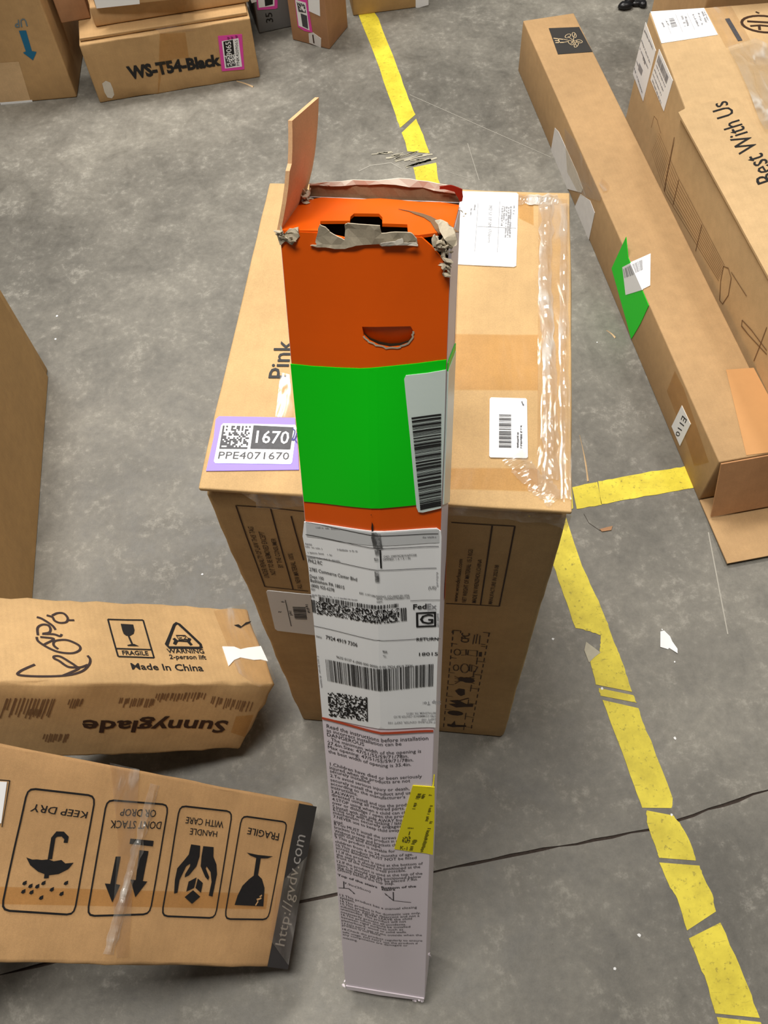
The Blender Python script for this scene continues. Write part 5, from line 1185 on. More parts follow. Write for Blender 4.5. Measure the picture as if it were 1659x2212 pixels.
def build_marks(parents):
    objs = {}
    thick_mats = {'paper', 'paperaged', 'purple', 'pink', 'green', 'yellowlab', 'papergreen', 'black', 'paperdark'}
    for pid, b, face, name, mat, off, par, label, shapes in MARKS:
        buf = Buf(); step = DENS.get(b)
        def put(v2, f2):
            vs = [fp(b, face, u, v, off) for u, v in v2]
            if f2:
                f = f2[0]; a, b1, c = vs[f[0]], vs[f[1]], vs[f[2]]
                nn = (b1 - a).cross(c - a); u, v = v2[f[0]]
                if nn.dot(fp(b, face, u, v, off + .01) - a) < 0: f2 = [g[::-1] for g in f2]
            buf.add(vs, f2)
        for s in shapes:
            if s[0] == 'P':
                th = off - 0.0002 if mat in thick_mats and par is None else 0
                sheet(buf, s[1], lambda u, v, dd: fp(b, face, u, v, off - dd), th, (), step if step and len(s[1]) else None)
            elif s[0] == 'L': put(*strip(spline(s[1]) if name in ('handwriting', 'pen_mark') else s[1], s[2], None if name == 'handwriting' else step))
            elif s[0] == 'T':
                vs, fs = text_mesh(s[1], s[3])
                x0 = min(v[0] for v in vs); x1 = max(v[0] for v in vs); y1 = max(v[1] for v in vs)
                put([bil(s[2], (x - x0) / (x1 - x0), y / y1) for x, y in vs], [list(f) for f in fs])
            elif s[0] == 'B':
                rnd = random.Random(s[3])
                for c in quads_along(s[1], s[2], rnd, s[4], s[5]):
                    n = 6 if b == 'T' else 1
                    if s[4] == 'h':
                        v2 = [bil([c[0], c[1], c[2], c[3]], i, k / n) for k in range(n + 1) for i in (0, 1)]
                    else:
                        v2 = [bil([c[0], c[1], c[2], c[3]], i, k / n) for k in range(n + 1) for i in (0, 1)]
                    put(v2, [[2 * k, 2 * k + 1, 2 * k + 3, 2 * k + 2] for k in range(n)])
            elif s[0] == 'M':
                rnd = random.Random(s[4]); nx, ny = s[2], s[3]
                for j in range(ny):
                    for i in range(nx):
                        on = rnd.random() < .5
                        if s[5] and (i == 0 or j == 0 if False else i == 0 or j == ny - 1): on = True
                        if on:
                            put([bil(s[1], i / nx, j / ny), bil(s[1], (i + 1) / nx, j / ny), bil(s[1], (i + 1) / nx, (j + 1) / ny), bil(s[1], i / nx, (j + 1) / ny)], [[0, 1, 2, 3]])
            elif s[0] == 'D':
                rnd = random.Random(s[3]); (ax, ay), (bx, by) = s[1]; w = s[2]
                l = math.dist(s[1][0], s[1][1]); dx, dy = (bx - ax) / l, (by - ay) / l
                t = 0
                while t < l:
                    d = w * rnd.uniform(.25, .6)
                    if rnd.random() < .86:
                        h0 = rnd.uniform(-.5, -.3) * w; h1 = rnd.uniform(.1, .5) * w; e = min(t + d * .62, l)
                        put([(ax + dx * t - dy * h0, ay + dy * t + dx * h0), (ax + dx * e - dy * h0, ay + dy * e + dx * h0), (ax + dx * e - dy * h1, ay + dy * e + dx * h1), (ax + dx * t - dy * h1, ay + dy * t + dx * h1)], [[0, 1, 2, 3]])
                    t += d
        parent = objs[par] if par else parents[b]
        o = mesh_obj(name, buf.v, buf.f, mat, parent)
        if label: o['label'] = label
        if name in ('worn_print', 'grime_smudge') or any(q[0] == 'D' for q in shapes): o['kind'] = 'stuff'
        objs[pid] = o
    return objs
def rbox(name, b, mat, parent, lo=(0, 0, 0), hi=None, r=0.004, cell=0.03, jit=0.0):
    """rounded carton body in the frame of b, with a soft wobble"""
    mw, d = FW[b]
    lo = Vector(lo); hi = Vector(hi) if hi else d.copy()
    axes = []
    for k in range(3):
        L = hi[k] - lo[k]; n = max(1, int((L - 2 * r) / cell))
        axes.append([lo[k], lo[k] + r * .45] + [lo[k] + r + (L - 2 * r) * i / n for i in range(n + 1)] + [hi[k] - r * .45, hi[k]])
    idx = {}; vs = []; fs = []
    def vid(i, j, k):
        if (i, j, k) in idx: return idx[(i, j, k)]
        p = Vector((axes[0][i], axes[1][j], axes[2][k]))
        q = Vector([min(max(p[t], lo[t] + r), hi[t] - r) for t in range(3)])
        e = p - q
        if e.length > 1e-9: p = q + e.normalized() * r
        n = Vector([(-1 if abs(p[t] - lo[t]) < r * .9 else 1 if abs(p[t] - hi[t]) < r * .9 else 0) for t in range(3)])
        if n.length: p = p + n.normalized() * wob(b, p)
        if jit and n.length > 1.1:
            p = p + Vector((noise.noise(p * 60), noise.noise(p * 60 + Vector((9, 0, 0))), noise.noise(p * 60 + Vector((0, 9, 0))))) * jit
        idx[(i, j, k)] = len(vs); vs.append(mw @ p)
        return idx[(i, j, k)]
    nn = [len(a) for a in axes]
    for ax in range(3):
        o1, o2 = (ax + 1) % 3, (ax + 2) % 3
        for side in (0, nn[ax] - 1):
            for i in range(nn[o1] - 1):
                for j in range(nn[o2] - 1):
                    q = []
                    for a, c in ((i, j), (i + 1, j), (i + 1, j + 1), (i, j + 1)):
                        t = [0, 0, 0]; t[ax] = side; t[o1] = a; t[o2] = c; q.append(vid(*t))
                    fs.append(q if side else q[::-1])
    return mesh_obj(name, vs, fs, mat, parent, smooth=True)
def slab(name, b, mat, parent, lo, hi, r=0.0015):
    return rbox(name, b, mat, parent, lo, hi, r, 0.05, 0.0005)

ROOT = {}
def carton(b, name, label, group=None):
    ROOT[b] = empty(name, FW[b][0], label, 'carton', group)
    return ROOT[b]

# ------------------------------------------------------------------ floor
def floor_poly(pts, z0, z1, name, mat, parent):
    n = len(pts)
    V, F = triangulate(pts)
    vs = [Vector((x, y, z1)) for x, y in V] + [Vector((x, y, z0)) for x, y in V]; k = len(V)
    fs = []
    for f in F:
        a, b, c = (vs[i] for i in f)
        if (b - a).cross(c - a).z < 0: f = f[::-1]
        fs += [f, [i + k for i in f[::-1]]]
    cnt = set((f[i], f[(i + 1) % 3]) for f in fs[::2] for i in range(3))
    for a, b in cnt:
        if (b, a) not in cnt: fs.append([b, a, a + k, b + k])
    return mesh_obj(name, vs, fs, mat, parent)
X0, X1, Y0, Y1 = -4.0, 4.0, -2.0, 6.0
floor = mesh_obj('floor', [Vector(p) for p in ((X0, Y0, -.0035), (X1, Y0, -.0035), (X1, Y1, -.0035), (X0, Y1, -.0035))], [[0, 1, 2, 3]], 'dirt')
tag(floor, 'worn grey concrete floor with a dark joint', None, None, 'structure')
J = FLOORPTS['joint']
jj = [(X0, J[0][1] - (J[1][1] - J[0][1]) / (J[1][0] - J[0][0]) * (J[0][0] - X0))]
for a, b in zip(J, J[1:]):
    for k in range(4): jj.append((a[0] + (b[0] - a[0]) * k / 4, a[1] + (b[1] - a[1]) * k / 4))
jj.append(tuple(J[-1])); jj.append((X1, J[-1][1] + 0.9))
def jag(side):
    return [(x + R.uniform(-.001, .001), y + side * .0018 + R.uniform(-.0016, .0016)) for x, y in jj]
floor_poly([(X0, Y1)] + jag(1) + [(X1, Y1)], -.012, 0, 'concrete_slab', 'concrete', floor)
floor_poly([(X0, Y0)] + jag(-1) + [(X1, Y0)], -.012, 0, 'concrete_slab', 'concrete', floor)
def floor_line(name, pts, w, mat, z=0.0006, parent=floor):
    v2, f2 = strip(pts, w)
    vs = [Vector((x, y, z)) for x, y in v2]
    f2 = [f if (vs[f[1]] - vs[f[0]]).cross(vs[f[2]] - vs[f[0]]).z > 0 else f[::-1] for f in f2]
    return mesh_obj(name, vs, f2, mat, parent)
for k, w in (('scr1', .0016), ('scr2', .0022), ('scr3', .0012), ('scr4', .003), ('scr5', .0014)):
    floor_line('scratch', FLOORPTS[k], w, 'scratchlight')

# yellow floor marking tape: each torn length is a part
def ragged(line, amp, n):
    out = []
    for a, b in zip(line, line[1:]):
        for k in range(n):
            t = k / n; out.append((a[0] + (b[0] - a[0]) * t + R.uniform(-amp, amp), a[1] + (b[1] - a[1]) * t + R.uniform(-amp, amp)))
    out.append(tuple(line[-1]))
    return out
def tape_strip(name, pieces, label):
    c = pieces[len(pieces) // 2][0][0]
    root = empty(name, Matrix.Translation((c[0], c[1], 0)), label, 'floor tape')
    for lft, rgt in pieces:
        floor_poly(ragged(lft, .0009, 4) + ragged(rgt[::-1], .0009, 4), .0001, .0009, 'tape_piece', 'floortape', root)
    return root
line_tape = tape_strip('floor_tape', FLOORPTS['tape'], 'long worn yellow floor tape line running down the right of the large carton')
floor_poly(FLOORPTS['fold'], .0003, .0016, 'folded_scrap', 'scuffbeige', line_tape)
tape_strip('floor_tape', FLOORPTS['cross'], 'short yellow floor tape strip running crosswise to the open end of the long carton')
for i in range(6):
    (ax, ay), (bx, by) = FLOORPTS['scuff%d' % i]
    for k in range(3):
        o = R.uniform(-.006, .006); t0 = R.uniform(0, .3); t1 = R.uniform(.6, 1.0)
        pts = [(ax + (bx - ax) * (t0 + (t1 - t0) * j / 5) + R.uniform(-.001, .001), ay + (by - ay) * (t0 + (t1 - t0) * j / 5) + o + R.uniform(-.0015, .0015)) for j in range(6)]
        floor_line('scrape_mark', pts, R.uniform(.002, .006), 'scuffbeige', 0.0014)

# ------------------------------------------------------------------ large carton
mw, d = FW['A']
r_ = carton('A', 'large_carton', 'large upright brown carton behind the orange box, with a purple inventory label on top')
rbox('body', 'A', 'cardA', r_, hi=(d.x, d.y, d.z - .016), r=.007, cell=.03, jit=.002)
rbox('top_flap', 'A', 'cardA', r_, (-.002, -.003, d.z - .0065), (d.x + .002, d.y + .001, d.z), .0022, .03, .0008)
rbox('inner_flap', 'A', 'rawdark', r_, (.012, .035, d.z - .0155), (d.x - .012, d.y - .006, d.z - .007), .0012, .06)

# ------------------------------------------------------------------ long carton
mw, d = FW['B']
r_ = carton('B', 'long_carton', 'long narrow brown carton lying on the floor with a green diamond sticker on its side')
rbox('body', 'B', 'cardB', r_, r=.003, cell=.1)
def tilt_flap(name, b, mat, parent, quad, th):
    """quad: 4 local points; a slab of thickness th behind it"""
    mw, d = FW[b]
    q = [Vector(p) for p in quad]; n = (q[1] - q[0]).cross(q[3] - q[0]).normalized()
    vs = [mw @ p for p in q] + [mw @ (p - n * th) for p in q]
    return mesh_obj(name, vs, [[0, 1, 2, 3], [7, 6, 5, 4], [0, 4, 5, 1], [1, 5, 6, 2], [2, 6, 7, 3], [3, 7, 4, 0]], mat, parent)
tilt_flap('end_flap', 'B', 'cardinner', r_, [(.004, -.046, .014), (d.x - .002, -.046, .014), (d.x - .001, -.004, d.z - .002), (.003, -.004, d.z - .002)], .003)
tilt_flap('bottom_flap', 'B', 'cardB', r_, [(.0, -.143, .010), (d.x, -.143, .010), (d.x, -.002, .006), (0, -.002, .006)], .003)

# ------------------------------------------------------------------ right carton
mwb, db = FW['Cb']; mwf, df = FW['Cf']
ROOT['Cb'] = empty('lidded_carton', mwb, 'wide brown carton at the right edge printed Best With Us on its torn lid', 'carton')
ROOT['Cf'] = ROOT['Cb']
pl = [(.754, .80), (.6775, 1.552), (.690, 1.575), (.690, 1.91), (1.19, 1.91), (1.25, .85)]
def prism(name, pts, z0, z1, mat, parent, ch=.003):
    n = len(pts); vs = [Vector((x, y, z)) for z in (z0, z1) for x, y in pts]
    bm = bmesh.new(); bv = [bm.verts.new(v) for v in vs]
    bm.faces.new(bv[:n][::-1]); bm.faces.new(bv[n:])
    for i in range(n): bm.faces.new((bv[i], bv[(i + 1) % n], bv[(i + 1) % n + n], bv[i + n]))
    bmesh.ops.recalc_face_normals(bm, faces=bm.faces)
    bmesh.ops.bevel(bm, geom=list(bm.edges), offset=ch, segments=2, affect='EDGES', profile=.5)
    bmesh.ops.triangulate(bm, faces=[f for f in bm.faces if len(f.verts) > 4])
    bm.verts.index_update()
    o = mesh_obj(name, [v.co.copy() for v in bm.verts], [[v.index for v in f.verts] for f in bm.faces], mat, parent)
    bm.free(); return o
prism('body', pl, 0, .3, 'cardC', ROOT['Cb'])
lt = MEAS['lid_tear']; a, b = lt[-2], lt[-1]
ex = (b[0] + (b[0] - a[0]) * 1.2, b[1] + (b[1] - a[1]) * 1.2)
buf = Buf()
sheet(buf, [(0.0, 0.005)] + [tuple(lt[0])] + ragged(lt[1:4], .0015, 4) + [tuple(lt[4]), tuple(b), ex, (ex[0], .005)], lambda u, v, dd: mwf @ Vector((u, v, .306 - dd)), .005)
mesh_obj('torn_lid', buf.v, buf.f, 'cardC', ROOT['Cb'])
FW['Z'] = (Matrix.Translation((.824, 1.93, 0)) @ Matrix.Rotation(.05, 4, 'Z'), Vector((.4, .3, .46)))
rbox('body', 'Z', 'card', carton('Z', 'tall_carton', 'brown carton cut off by the top right corner, behind the Best With Us carton'), r=.005, cell=.1)

# ------------------------------------------------------------------ left cartons
mw, d = FW['D']
r_ = carton('D', 'plain_carton', 'plain brown carton at the left edge above the carton printed with a wine glass')
rbox('body', 'D', 'cardD', r_, r=.004, cell=.08)
tilt_flap('glue_flap', 'D', 'cardD', r_, [(d.x + .0026, .002, .002), (d.x + .0026, d.y - .024, .002), (d.x + .0026, d.y - .024, d.z - .004), (d.x + .0026, .002, d.z - .004)], .0024)
r_ = carton('E', 'crushed_carton', 'long brown carton tilted at left, printed Sunnyglade upside down on its side')
rbox('body', 'E', 'cardE', r_, r=.007, cell=.02, jit=.004)
r_ = carton('F', 'symbol_carton', 'brown carton at bottom left printed with an umbrella and a black web address band')
rbox('body', 'F', 'cardF', r_, r=.005, cell=.025, jit=.0025)

# ------------------------------------------------------------------ cartons at the back
mw, d = FW['U']
rbox('body', 'U', 'cardW', carton('U', 'upright_carton', 'tall brown carton at the top left corner with a blue arrow pointing down'), r=.005, cell=.1)
mw, d = FW['W']
r_ = carton('W', 'flat_carton', 'low brown carton printed WS-T54-Black with a pink bordered label')
rbox('body', 'W', 'cardW', r_, hi=(d.x, d.y, d.z - .010), r=.004, cell=.03, jit=.002)
rbox('top_flap', 'W', 'cardW', r_, (.004, .012, d.z - .0085), (d.x - .004, d.y, d.z), .002, .05, .001)
FW['V'] = (FW['V'][0], FW['V'][1])
r_ = carton('V', 'thin_carton', 'thin flat brown carton lying on the WS-T54-Black carton')
rbox('body', 'V', 'card', r_, (0, 0, .001), None, r=.005, cell=.05)
p_ = FW['X'][0].translation
FW['X'] = (Matrix.Translation((p_.x, p_.y, p_.z)) @ Matrix.Rotation(.17, 4, 'Z'), Vector((.076, .07, .2)))
rbox('body', 'X', 'cardK', carton('X', 'small_carton', 'small brown carton wedged between the blue arrow carton and the stack'), r=.003, cell=.05)
rbox('body', 'Y', 'card', carton('Y', 'topmost_carton', 'brown carton with a white label on top of the thin flat carton'), r=.003, cell=.05)
p_ = FW['G'][0] @ Vector((.052, 0, 0))
mg = FW['G'][0].copy(); 
FW['G0'] = FW['G']
r_ = carton('G', 'grey_carton', 'grey glossy carton printed 35 behind the WS-T54-Black carton')
rbox('body', 'G', 'greybox', r_, (.055, 0, 0), None, r=.005, cell=.06)
rbox('body', 'K', 'cardK', carton('K', 'corner_carton', 'brown carton standing corner forward with a pink label on its left side'), r=.003, cell=.06)
rbox('body', 'M', 'cardD', carton('M', 'dim_carton', 'brown carton at the top edge where the yellow tape starts'), r=.004, cell=.06)

# ------------------------------------------------------------------ orange box
mw, d = FW['T']
W_, D_, H_ = d
t_ = carton('T', 'gate_box', 'tall narrow orange and white box leaning on the large carton, torn open at the top')
TH = .0022
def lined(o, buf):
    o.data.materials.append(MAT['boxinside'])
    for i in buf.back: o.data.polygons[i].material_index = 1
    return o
def tf(u, v, dd): return fp('T', 'front', u, v, -dd)
vs_ = MEAS['split'][0][1]
def clampv(pts, lo, hi): return [(min(max(u, .0005), W_ - .0005), min(max(v, lo), hi)) for u, v in pts]
notch = [(u, v) for u, v in MEAS['front_notch']]
top = H_ - .0005
n0 = min(u for u, v in notch); n1 = max(u for u, v in notch); nlow = min(v for u, v in notch)
n2 = MEAS['front_notch2']; m0 = min(u for u, v in n2); m1 = max(u for u, v in n2); mlow = min(v for u, v in n2)
outer = [(.0005, vs_), (W_ - .0005, vs_), (W_ - .0005, top - .028), (W_ - .006, top - .014), (W_ - .013, top - .006), (W_ - .020, top), (m1, top), (m1, mlow), (n1, mlow), (n1, nlow), (n0 + (n1 - n0) * .5, nlow + (top - nlow) * .55), (n0, top), (.012, top), (.006, top - .006), (.0005, top - .003)]
buf = Buf(); sheet(buf, outer, tf, TH, [MEAS['handle']], .007)
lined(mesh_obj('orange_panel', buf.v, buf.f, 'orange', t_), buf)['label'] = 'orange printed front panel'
buf = Buf(); sheet(buf, [(.0005, .006), (.05, .003), (W_ - .0005, .006), (W_ - .0005, vs_), (.0005, vs_)], tf, TH, (), .008)
lined(mesh_obj('white_panel', buf.v, buf.f, 'whiteprint', t_), buf)['label'] = 'white printed lower front panel'
buf = Buf(); sheet(buf, [(.001, .003), (.05, .0), (W_ - .001, .004), (W_ - .001, .011), (.06, .012), (.001, .013)], lambda u, v, dd: fp('T', 'front', u, v, .0016 - dd), .0014, (), .012)
mesh_obj('bottom_seam', buf.v, buf.f, 'whiteprint', t_)
def tl_(u, v, w): return mw @ Vector((u, v, w))
# sides, back, bottom
buf = Buf(); sheet(buf, [(.001, .002), (D_, .0), (D_, H_ - .004), (D_ * .5, H_ - .002), (.012, H_ - .004), (.001, H_ - .02)], lambda u, v, dd: tl_(W_ - dd + .0012 * math.sin(v * 17) * (1 if .05 < v < H_ - .05 else 0) * 0, u, v), TH, (), .05)
lined(mesh_obj('side_panel', buf.v, buf.f, 'whiteprint', t_), buf)
buf = Buf(); sheet(buf, [(.001, .002), (D_, .0), (D_, H_ - .001), (.001, H_ - .001)], lambda u, v, dd: tl_(dd, u, v), TH, (), .05)
lined(mesh_obj('side_panel', buf.v, buf.f, 'whiteprint', t_), buf)
buf = Buf(); sheet(buf, [(.001, .002), (W_ - .001, .002), (W_ - .001, H_), (.001, H_)], lambda u, v, dd: tl_(u, D_ - dd, v), TH, (), .05)
lined(mesh_obj('back_panel', buf.v, buf.f, 'whiteprint', t_), buf)
buf = Buf(); sheet(buf, [(.001, .001), (W_ - .001, .001), (W_ - .001, D_ - .001), (.001, D_ - .001)], lambda u, v, dd: tl_(u, v, .002 + dd), TH)
mesh_obj('bottom_flap', buf.v, buf.f, 'whiteprint', t_)
# top flap, slightly crowned, notched along the front edge
tn = MEAS['top_notch']
zc = lambda u, v: H_ + .0015 * math.sin(min(max(u / W_, 0), 1) * math.pi) - .004 * max(0, (v - D_ * .85) / D_)
outer = [(0.0005, .0005), (tn[0][0], .0005)] + [(u, max(v, .0008)) for u, v in tn[1:-1]] + [(tn[-1][0], .0005), (W_ - .022, .0005), (W_ - .010, .008), (W_ - .0005, .020), (W_ - .0005, D_ - .006)] + [(W_ * (1 - k / 8) , D_ - .004 + .0022 * math.sin(k * 2.1)) for k in range(1, 8)] + [(.0005, D_ - .014)]
buf = Buf(); sheet(buf, outer, lambda u, v, dd: tl_(u, v, zc(u, v) - dd), TH, (), .008)
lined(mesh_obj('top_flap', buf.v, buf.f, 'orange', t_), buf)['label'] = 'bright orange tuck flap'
# standing side flap, bare cardboard inside
def flap_fn(u, v, dd):
    a = Vector((.001, .001, H_)).lerp(Vector((.001, D_ + .004, H_ - .002)), u); b = Vector((.0092, .019, 1.2045)).lerp(Vector((.0118, .091, 1.2005)), u)
    p = a.lerp(b, v); p.x += .003 * math.sin(v * math.pi)
    return tl_(p.x - dd, p.y, p.z)
buf = Buf(); sheet(buf, [(0, 0), (1, 0), (1, .3), (.97, .6), (1, 1), (.03, .97), (0.02, .6), (-.04, .55), (-.02, .25)], flap_fn, .0028, (), .12)
mesh_obj('side_flap', buf.v, buf.f, 'flapinner', t_)['label'] = 'bare tan cardboard flap standing up'
def fray(name, mat, pts, fn, th, amp, label=None):
    buf = Buf(); sheet(buf, ragged(list(pts) + [pts[0]], amp, 3)[:-1], fn, th, (), .006)
    o = mesh_obj(name, buf.v, buf.f, mat, t_)
    if label: o['label'] = label
    return o
lump = lambda u, v: .0012 * noise.noise(Vector((u * 160, v * 160, 2)))
fray('torn_liner', 'raw', MEAS['liner'], lambda u, v, dd: tl_(u, -bulge(u, min(v, H_)) - .0018 - lump(u, v) - .002 * max(0, v - H_ + .004) / .01 + dd, v), .0012, .0003, 'torn grey paper tongue over the slot')
fray('torn_paper', 'dust', MEAS['liner_bits'], lambda u, v, dd: tl_(u, -bulge(u, min(v, H_)) - .0035 - lump(u, v) + dd, v), .0008, .0003)
fray('frayed_corner', 'raw', MEAS['corner_fray'], lambda u, v, dd: tl_(u, -bulge(u, min(v, H_)) - .0012 - lump(u, v) * 3 + max(0, v - H_) * 1.2 + dd, v), .0016, .0006, 'frayed grey cardboard at the right corner')
fray('torn_edge', 'raw', [(.0, H_ - .010), (.004, H_ - .007), (.009, H_ - .009), (.014, H_ - .003), (.013, H_ + .002), (.007, H_ + .001), (.003, H_ - .003), (-.002, H_)], lambda u, v, dd: tl_(u, -.0015 - lump(u, v) * 2 + max(0, v - H_) + dd, v), .0015, .0004)
bl = [(.004, H_ - .004), (.03, H_ - .006), (.06, H_ - .005), (.09, H_ - .006), (W_ - .001, H_ - .005), (W_ - .001, H_ + .009), (.098, H_ + .012), (.08, H_ + .0125), (.066, H_ + .0118), (.05, H_ + .011), (.035, H_ + .0095), (.02, H_ + .009), (.006, H_ + .008)]
fray('torn_rim', 'rawdark', bl, lambda u, v, dd: tl_(u, D_ - .001 + lump(u, v) + dd + (v - H_) * .2, v), .002, .0005, 'torn brown back rim')
bl2 = [(.005, H_ + .0075), (.03, H_ + .008), (.06, H_ + .0105), (.09, H_ + .0095), (W_ - .004, H_ + .006), (W_ - .001, H_ + .0095), (.1, H_ + .0128), (.08, H_ + .0142), (.055, H_ + .0135), (.03, H_ + .0115), (.006, H_ + .0095)]
fray('torn_paper', 'dust', bl2, lambda u, v, dd: tl_(u, D_ - .0025 + lump(u, v) * 2 + dd + (v - H_) * .2, v), .0012, .0007)
fray('red_curl', 'redcurl', [(.102, H_ + .010), (.113, H_ + .009), (W_, H_ + .002), (W_ + .002, H_ + .003), (W_ + .001, H_ + .011), (.110, H_ + .0135), (.102, H_ + .012)], lambda u, v, dd: tl_(u, D_ - .004 - (u - .1) * .15 + dd, v), .0012, .0004)
def chain(name, mat, pts, rad, n=9):
    """lumpy bits of crumpled paper along a path, one mesh"""
    vs, fs = [], []
    for k in range(n):
        t = k / (n - 1) * (len(pts) - 1); i = min(int(t), len(pts) - 2)
        c = Vector(pts[i]).lerp(Vector(pts[i + 1]), t - i) + Vector([R.uniform(-1, 1) * rad * .9 for _ in range(3)])
        bm = bmesh.new(); bmesh.ops.create_icosphere(bm, subdivisions=1, radius=rad)
        rot = Matrix.Rotation(R.uniform(0, 6), 3, Vector((R.random(), R.random(), R.random())))
        sx, sy, sz = R.uniform(.5, 1.5), R.uniform(.3, .8), R.uniform(.12, .4)
        for v in bm.verts:
            p = Vector((v.co.x * sx * R.uniform(.6, 1.3), v.co.y * sy * R.uniform(.6, 1.3), v.co.z * sz * R.uniform(.5, 1.3)))
            vs.append(mw @ (c + rot @ p))
        bm.verts.index_update(); o = len(vs) - len(bm.verts)
        fs += [[v.index + o for v in f.verts] for f in bm.faces]; bm.free()
    return mesh_obj(name, vs, fs, mat, t_)
chain('frayed_fibre', 'raw', [(W_ - .013, -.002, H_ - .001), (W_ - .004, .002, H_ - .008), (W_ - .001, -.002, H_ - .026)], .0034, 34)
chain('frayed_fibre', 'raw', [(.004, D_ * .75, H_ + .003), (.006, D_ - .002, H_ + .004)], .0034, 14)
chain('frayed_fibre', 'raw', [(.001, .0, H_ - .001), (.008, -.001, H_ - .004)], .003, 14)
chain('frayed_fibre', 'raw', [(W_ + .001, D_ * .95, H_ - .004), (W_ + .004, D_ * .95, H_ - .008)], .0018, 4)
# pressed-in hand hole
hd = MEAS['handle']; hv1 = max(v for u, v in hd); hv0 = min(v for u, v in hd)
buf = Buf(); sheet(buf, [(u, v) for u, v in hd], lambda u, v, dd: fp('T', 'front', u, v, -.0005 - .0065 * (hv1 - v) / (hv1 - hv0) - dd), .002, (), .006)
mesh_obj('hand_hole_flap', buf.v, buf.f, 'orange', t_)['label'] = 'orange hand hole flap pushed inwards'
low = [p for p in hd[2:]]
v2, f2 = strip(ragged(low, .0005, 4), .0013)
mesh_obj('torn_edge', [fp('T', 'front', u, v, .0006) for u, v in v2], f2, 'raw', t_)
# slit in the tuck flap
tt = MEAS['top_tear']
buf = Buf(); sheet(buf, [(u, v) for u, v in tt], lambda u, v, dd: tl_(u, v, zc(u, v) + .0006 - dd), .0004)
mesh_obj('flap_tear', buf.v, buf.f, 'rawdark', t_)
chain('torn_nub', 'whiteprint', [(-.002, .002, .02), (.001, -.002, .012)], .003, 4)
chain('torn_nub', 'whiteprint', [(W_ - .006, -.001, .003), (W_ - .016, -.001, .001)], .003, 5)
chain('torn_nub', 'whiteprint', [(W_ + .001, D_ * .4, .085), (W_ + .001, D_ * .4, .078)], .003, 3)

# ------------------------------------------------------------------ print, labels and tape
build_marks(ROOT)
# torn clear tape over the front edge of the large carton
mw, d = FW['A']
buf = Buf(); sheet(buf, [(.05, d.z - .028), (.075, d.z - .024), (.115, d.z - .012), (.116, d.z + .001), (.04, d.z + .001), (.052, d.z - .016)], lambda u, v, dd: mw @ Vector((u, -.0055 - .002 * noise.noise(Vector((u * 80, v * 80, 0))) - dd * 0, v)), 0, (), .006)
mesh_obj('torn_tape', buf.v, buf.f, 'pouch', ROOT['A'])
buf = Buf(); sheet(buf, [(.19, d.z - .012), (.33, d.z - .02), (d.x + .001, d.z - .032), (d.x + .001, d.z + .001), (.19, d.z + .001)], lambda u, v, dd: mw @ Vector((u, -.0055 - .003 * noise.noise(Vector((u * 70, v * 70, 4))), v)), 0, (), .006)
mesh_obj('torn_tape', buf.v, buf.f, 'tape', ROOT['A'])
# crinkled ridge of tape along the right edge of the large carton
def ridge(name, b, face, path, w, h, mat, parent, n=60, seed=0):
    vs, fs = [], []; m_ = 7
    for i in range(n + 1):
        t = i / n * (len(path) - 1); k = min(int(t), len(path) - 2); f = t - k
        u = path[k][0] * (1 - f) + path[k + 1][0] * f; v = path[k][1] * (1 - f) + path[k + 1][1] * f
        du, dv = path[k + 1][0] - path[k][0], path[k + 1][1] - path[k][1]; l = math.hypot(du, dv)
        ww = w * (1 + .5 * noise.noise(Vector((t * 7, seed, 0))))
        for j in range(m_):
            s = (j / (m_ - 1) - .5)
            hh = h * (math.cos(s * math.pi) ** 2) * (.6 + .9 * abs(noise.noise(Vector((t * 9, s * 6, seed))))) + .0014
            vs.append(fp(b, face, u - dv / l * ww * s, v + du / l * ww * s, hh))
    for i in range(n):
        for j in range(m_ - 1):
            a = i * m_ + j; fs.append([a, a + 1, a + m_ + 1, a + m_])
    return mesh_obj(name, vs, fs, mat, parent)
ridge('tape_crease', 'A', 'top', [(d.x - .018, .03), (d.x - .020, .16), (d.x - .026, .28), (d.x - .024, .40)], .014, .004, 'tapecrease', ROOT['A'], 90, 1)
ridge('tape_crease', 'A', 'top', [(d.x - .004, .01), (d.x - .006, .2), (d.x - .004, .40)], .010, .003, 'tapecrease', ROOT['A'], 90, 2)
ridge('tape_crease', 'A', 'top', [(d.x - .012, .008), (d.x - .04, .035), (d.x - .055, .055)], .022, .004, 'tapecrease', ROOT['A'], 40, 3)
ridge('tape_crease', 'A', 'top', [(d.x - .06, .405), (d.x - .012, .408)], .016, .003, 'tapecrease', ROOT['A'], 40, 4)
mwF, dF = FW['F']
ridge('tape_crease', 'F', 'top', [(dF.x - .300, .215), (dF.x - .306, .11), (dF.x - .312, .012)], .016, .004, 'tapecrease', ROOT['F'], 60, 6)

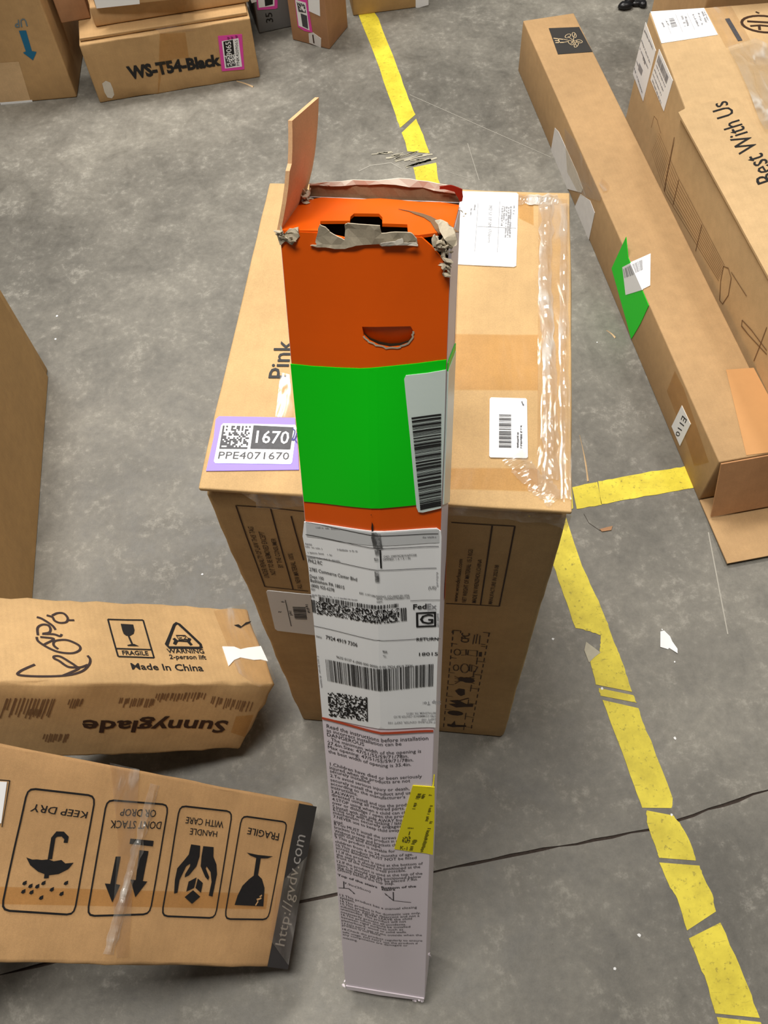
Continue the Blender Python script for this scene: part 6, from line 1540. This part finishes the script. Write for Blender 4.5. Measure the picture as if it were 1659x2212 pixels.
# ------------------------------------------------------------------ litter on the floor
def litter(name, pts, z, mat, label, cat, th=.0008, curl=0.0):
    V, F = triangulate(pts)
    cx = sum(p[0] for p in pts) / len(pts); cy = sum(p[1] for p in pts) / len(pts)
    f_ = lambda x, y: z + curl * math.dist((x, y), (cx, cy)) ** 2 * 400
    F = [f if (V[f[1]][0] - V[f[0]][0]) * (V[f[2]][1] - V[f[0]][1]) - (V[f[1]][1] - V[f[0]][1]) * (V[f[2]][0] - V[f[0]][0]) > 0 else f[::-1] for f in F]
    n = len(V); vs = [Vector((x, y, f_(x, y) + th)) for x, y in V] + [Vector((x, y, f_(x, y))) for x, y in V]
    fs = [list(f) for f in F] + [[i + n for i in f[::-1]] for f in F]
    e = set((f[i], f[(i + 1) % 3]) for f in F for i in range(3))
    fs += [[b, a, a + n, b + n] for a, b in e if (b, a) not in e]
    return tag(mesh_obj(name, vs, fs, mat), label, cat)
litter('paper_scrap', FLOORPTS['scrap'], .0002, 'paper', 'torn white paper scrap lying alone on the concrete right of the yellow tape', 'paper scrap', curl=.006)
litter('cardboard_chip', FLOORPTS['chip'], .0002, 'cardK', 'small brown cardboard chip on the concrete below the crosswise yellow tape', 'chip', .002)
def splinter(pts, w, h, label):
    (ax, ay), (bx, by) = pts; l = math.dist(*pts); nx, ny = -(by - ay) / l, (bx - ax) / l
    vs, fs = [], []; n = 6
    for i in range(n + 1):
        t = i / n; ww = w * (.25 + .75 * t) * R.uniform(.8, 1.2); x, y = ax + (bx - ax) * t, ay + (by - ay) * t; s = math.sin(t * 3) * .002
        vs += [Vector((x + nx * (s - ww), y + ny * (s - ww), .0003)), Vector((x + nx * (s + ww), y + ny * (s + ww), .0003)), Vector((x + nx * s, y + ny * s, h))]
    for i in range(n):
        a = 3 * i; fs += [[a, a + 3, a + 5, a + 2], [a + 2, a + 5, a + 4, a + 1], [a + 1, a + 4, a + 3, a]]
    fs += [[0, 2, 1], [3 * n, 3 * n + 1, 3 * n + 2]]
    return tag(mesh_obj('wood_splinter', vs, fs, 'wood'), label, 'splinter')
splinter(FLOORPTS['spl1'], .0018, .002, 'long thin wood splinter pointing at the crosswise yellow tape')
splinter(FLOORPTS['spl2'], .0022, .002, 'short wood splinter beside the green diamond sticker of the long carton')
splinter(FLOORPTS['spl3'], .003, .003, 'pale wood splinter at the foot of the WS-T54-Black carton')
floor_line('hair_strand', FLOORPTS['hair'], .0008, 'dirt')
FLECK = ['white fleck on the concrete above the wine glass carton, left of the large carton', 'upper white fleck beside the plain carton at the left edge',
 'white fleck between the large carton and the yellow tape, left of the tape tear', 'white fleck right of the tape on bare concrete, above the dark joint',
 'small white fleck to the lower right of the paper scrap', 'white fleck left of the last tape piece at the bottom', 'white fleck right above the torn paper scrap',
 'white fleck lying on the yellow tape by its dark cuts', 'lower white fleck beside the plain carton at the left edge', 'white fleck just below the torn paper scrap',
 'white fleck between the long carton and the large carton', 'lowest white fleck, near the bottom edge left of the tape', 'white fleck hidden close behind the torn orange box']
for i in range(13):
    (x, y), = FLOORPTS['spk%d' % i]
    n = R.randint(4, 6); r0 = R.uniform(.0016, .0032)
    o = litter('paper_fleck', [(x + r0 * math.cos(k * 6.283 / n) * R.uniform(.6, 1.2), y + r0 * math.sin(k * 6.283 / n) * R.uniform(.6, 1.2)) for k in range(n)], .0003, 'paper', FLECK[i], 'fleck', .0007)
    o['group'] = 'white flecks scattered on the floor'
# black plastic debris
p0, p1, p2 = (Vector((*q, 0)) for q in FLOORPTS['debris'])
bm = bmesh.new()
for c, r0, sc in ((p0.lerp(p2, .5), .019, (1.1, .8, .6)), (p2, .020, (.8, .8, .75)), (p2.lerp(p1, .55), .014, (1.2, .8, .6)), (p1, .015, (.8, 1, .7))):
    g = bmesh.ops.create_icosphere(bm, subdivisions=2, radius=r0)
    for v in g['verts']:
        q = Vector([v.co[k] * sc[k] for k in range(3)]) * (1 + .25 * noise.noise(v.co * 70 + c * 9))
        q.z = max(q.z + r0 * .5, 0.0004); v.co = c + q
bm.verts.index_update()
o = mesh_obj('plastic_cap', [v.co.copy() for v in bm.verts], [[v.index for v in f.verts] for f in bm.faces], 'blackplastic', None, True)
tag(o, 'black plastic cap lying on the concrete near the top right', 'cap'); bm.free()
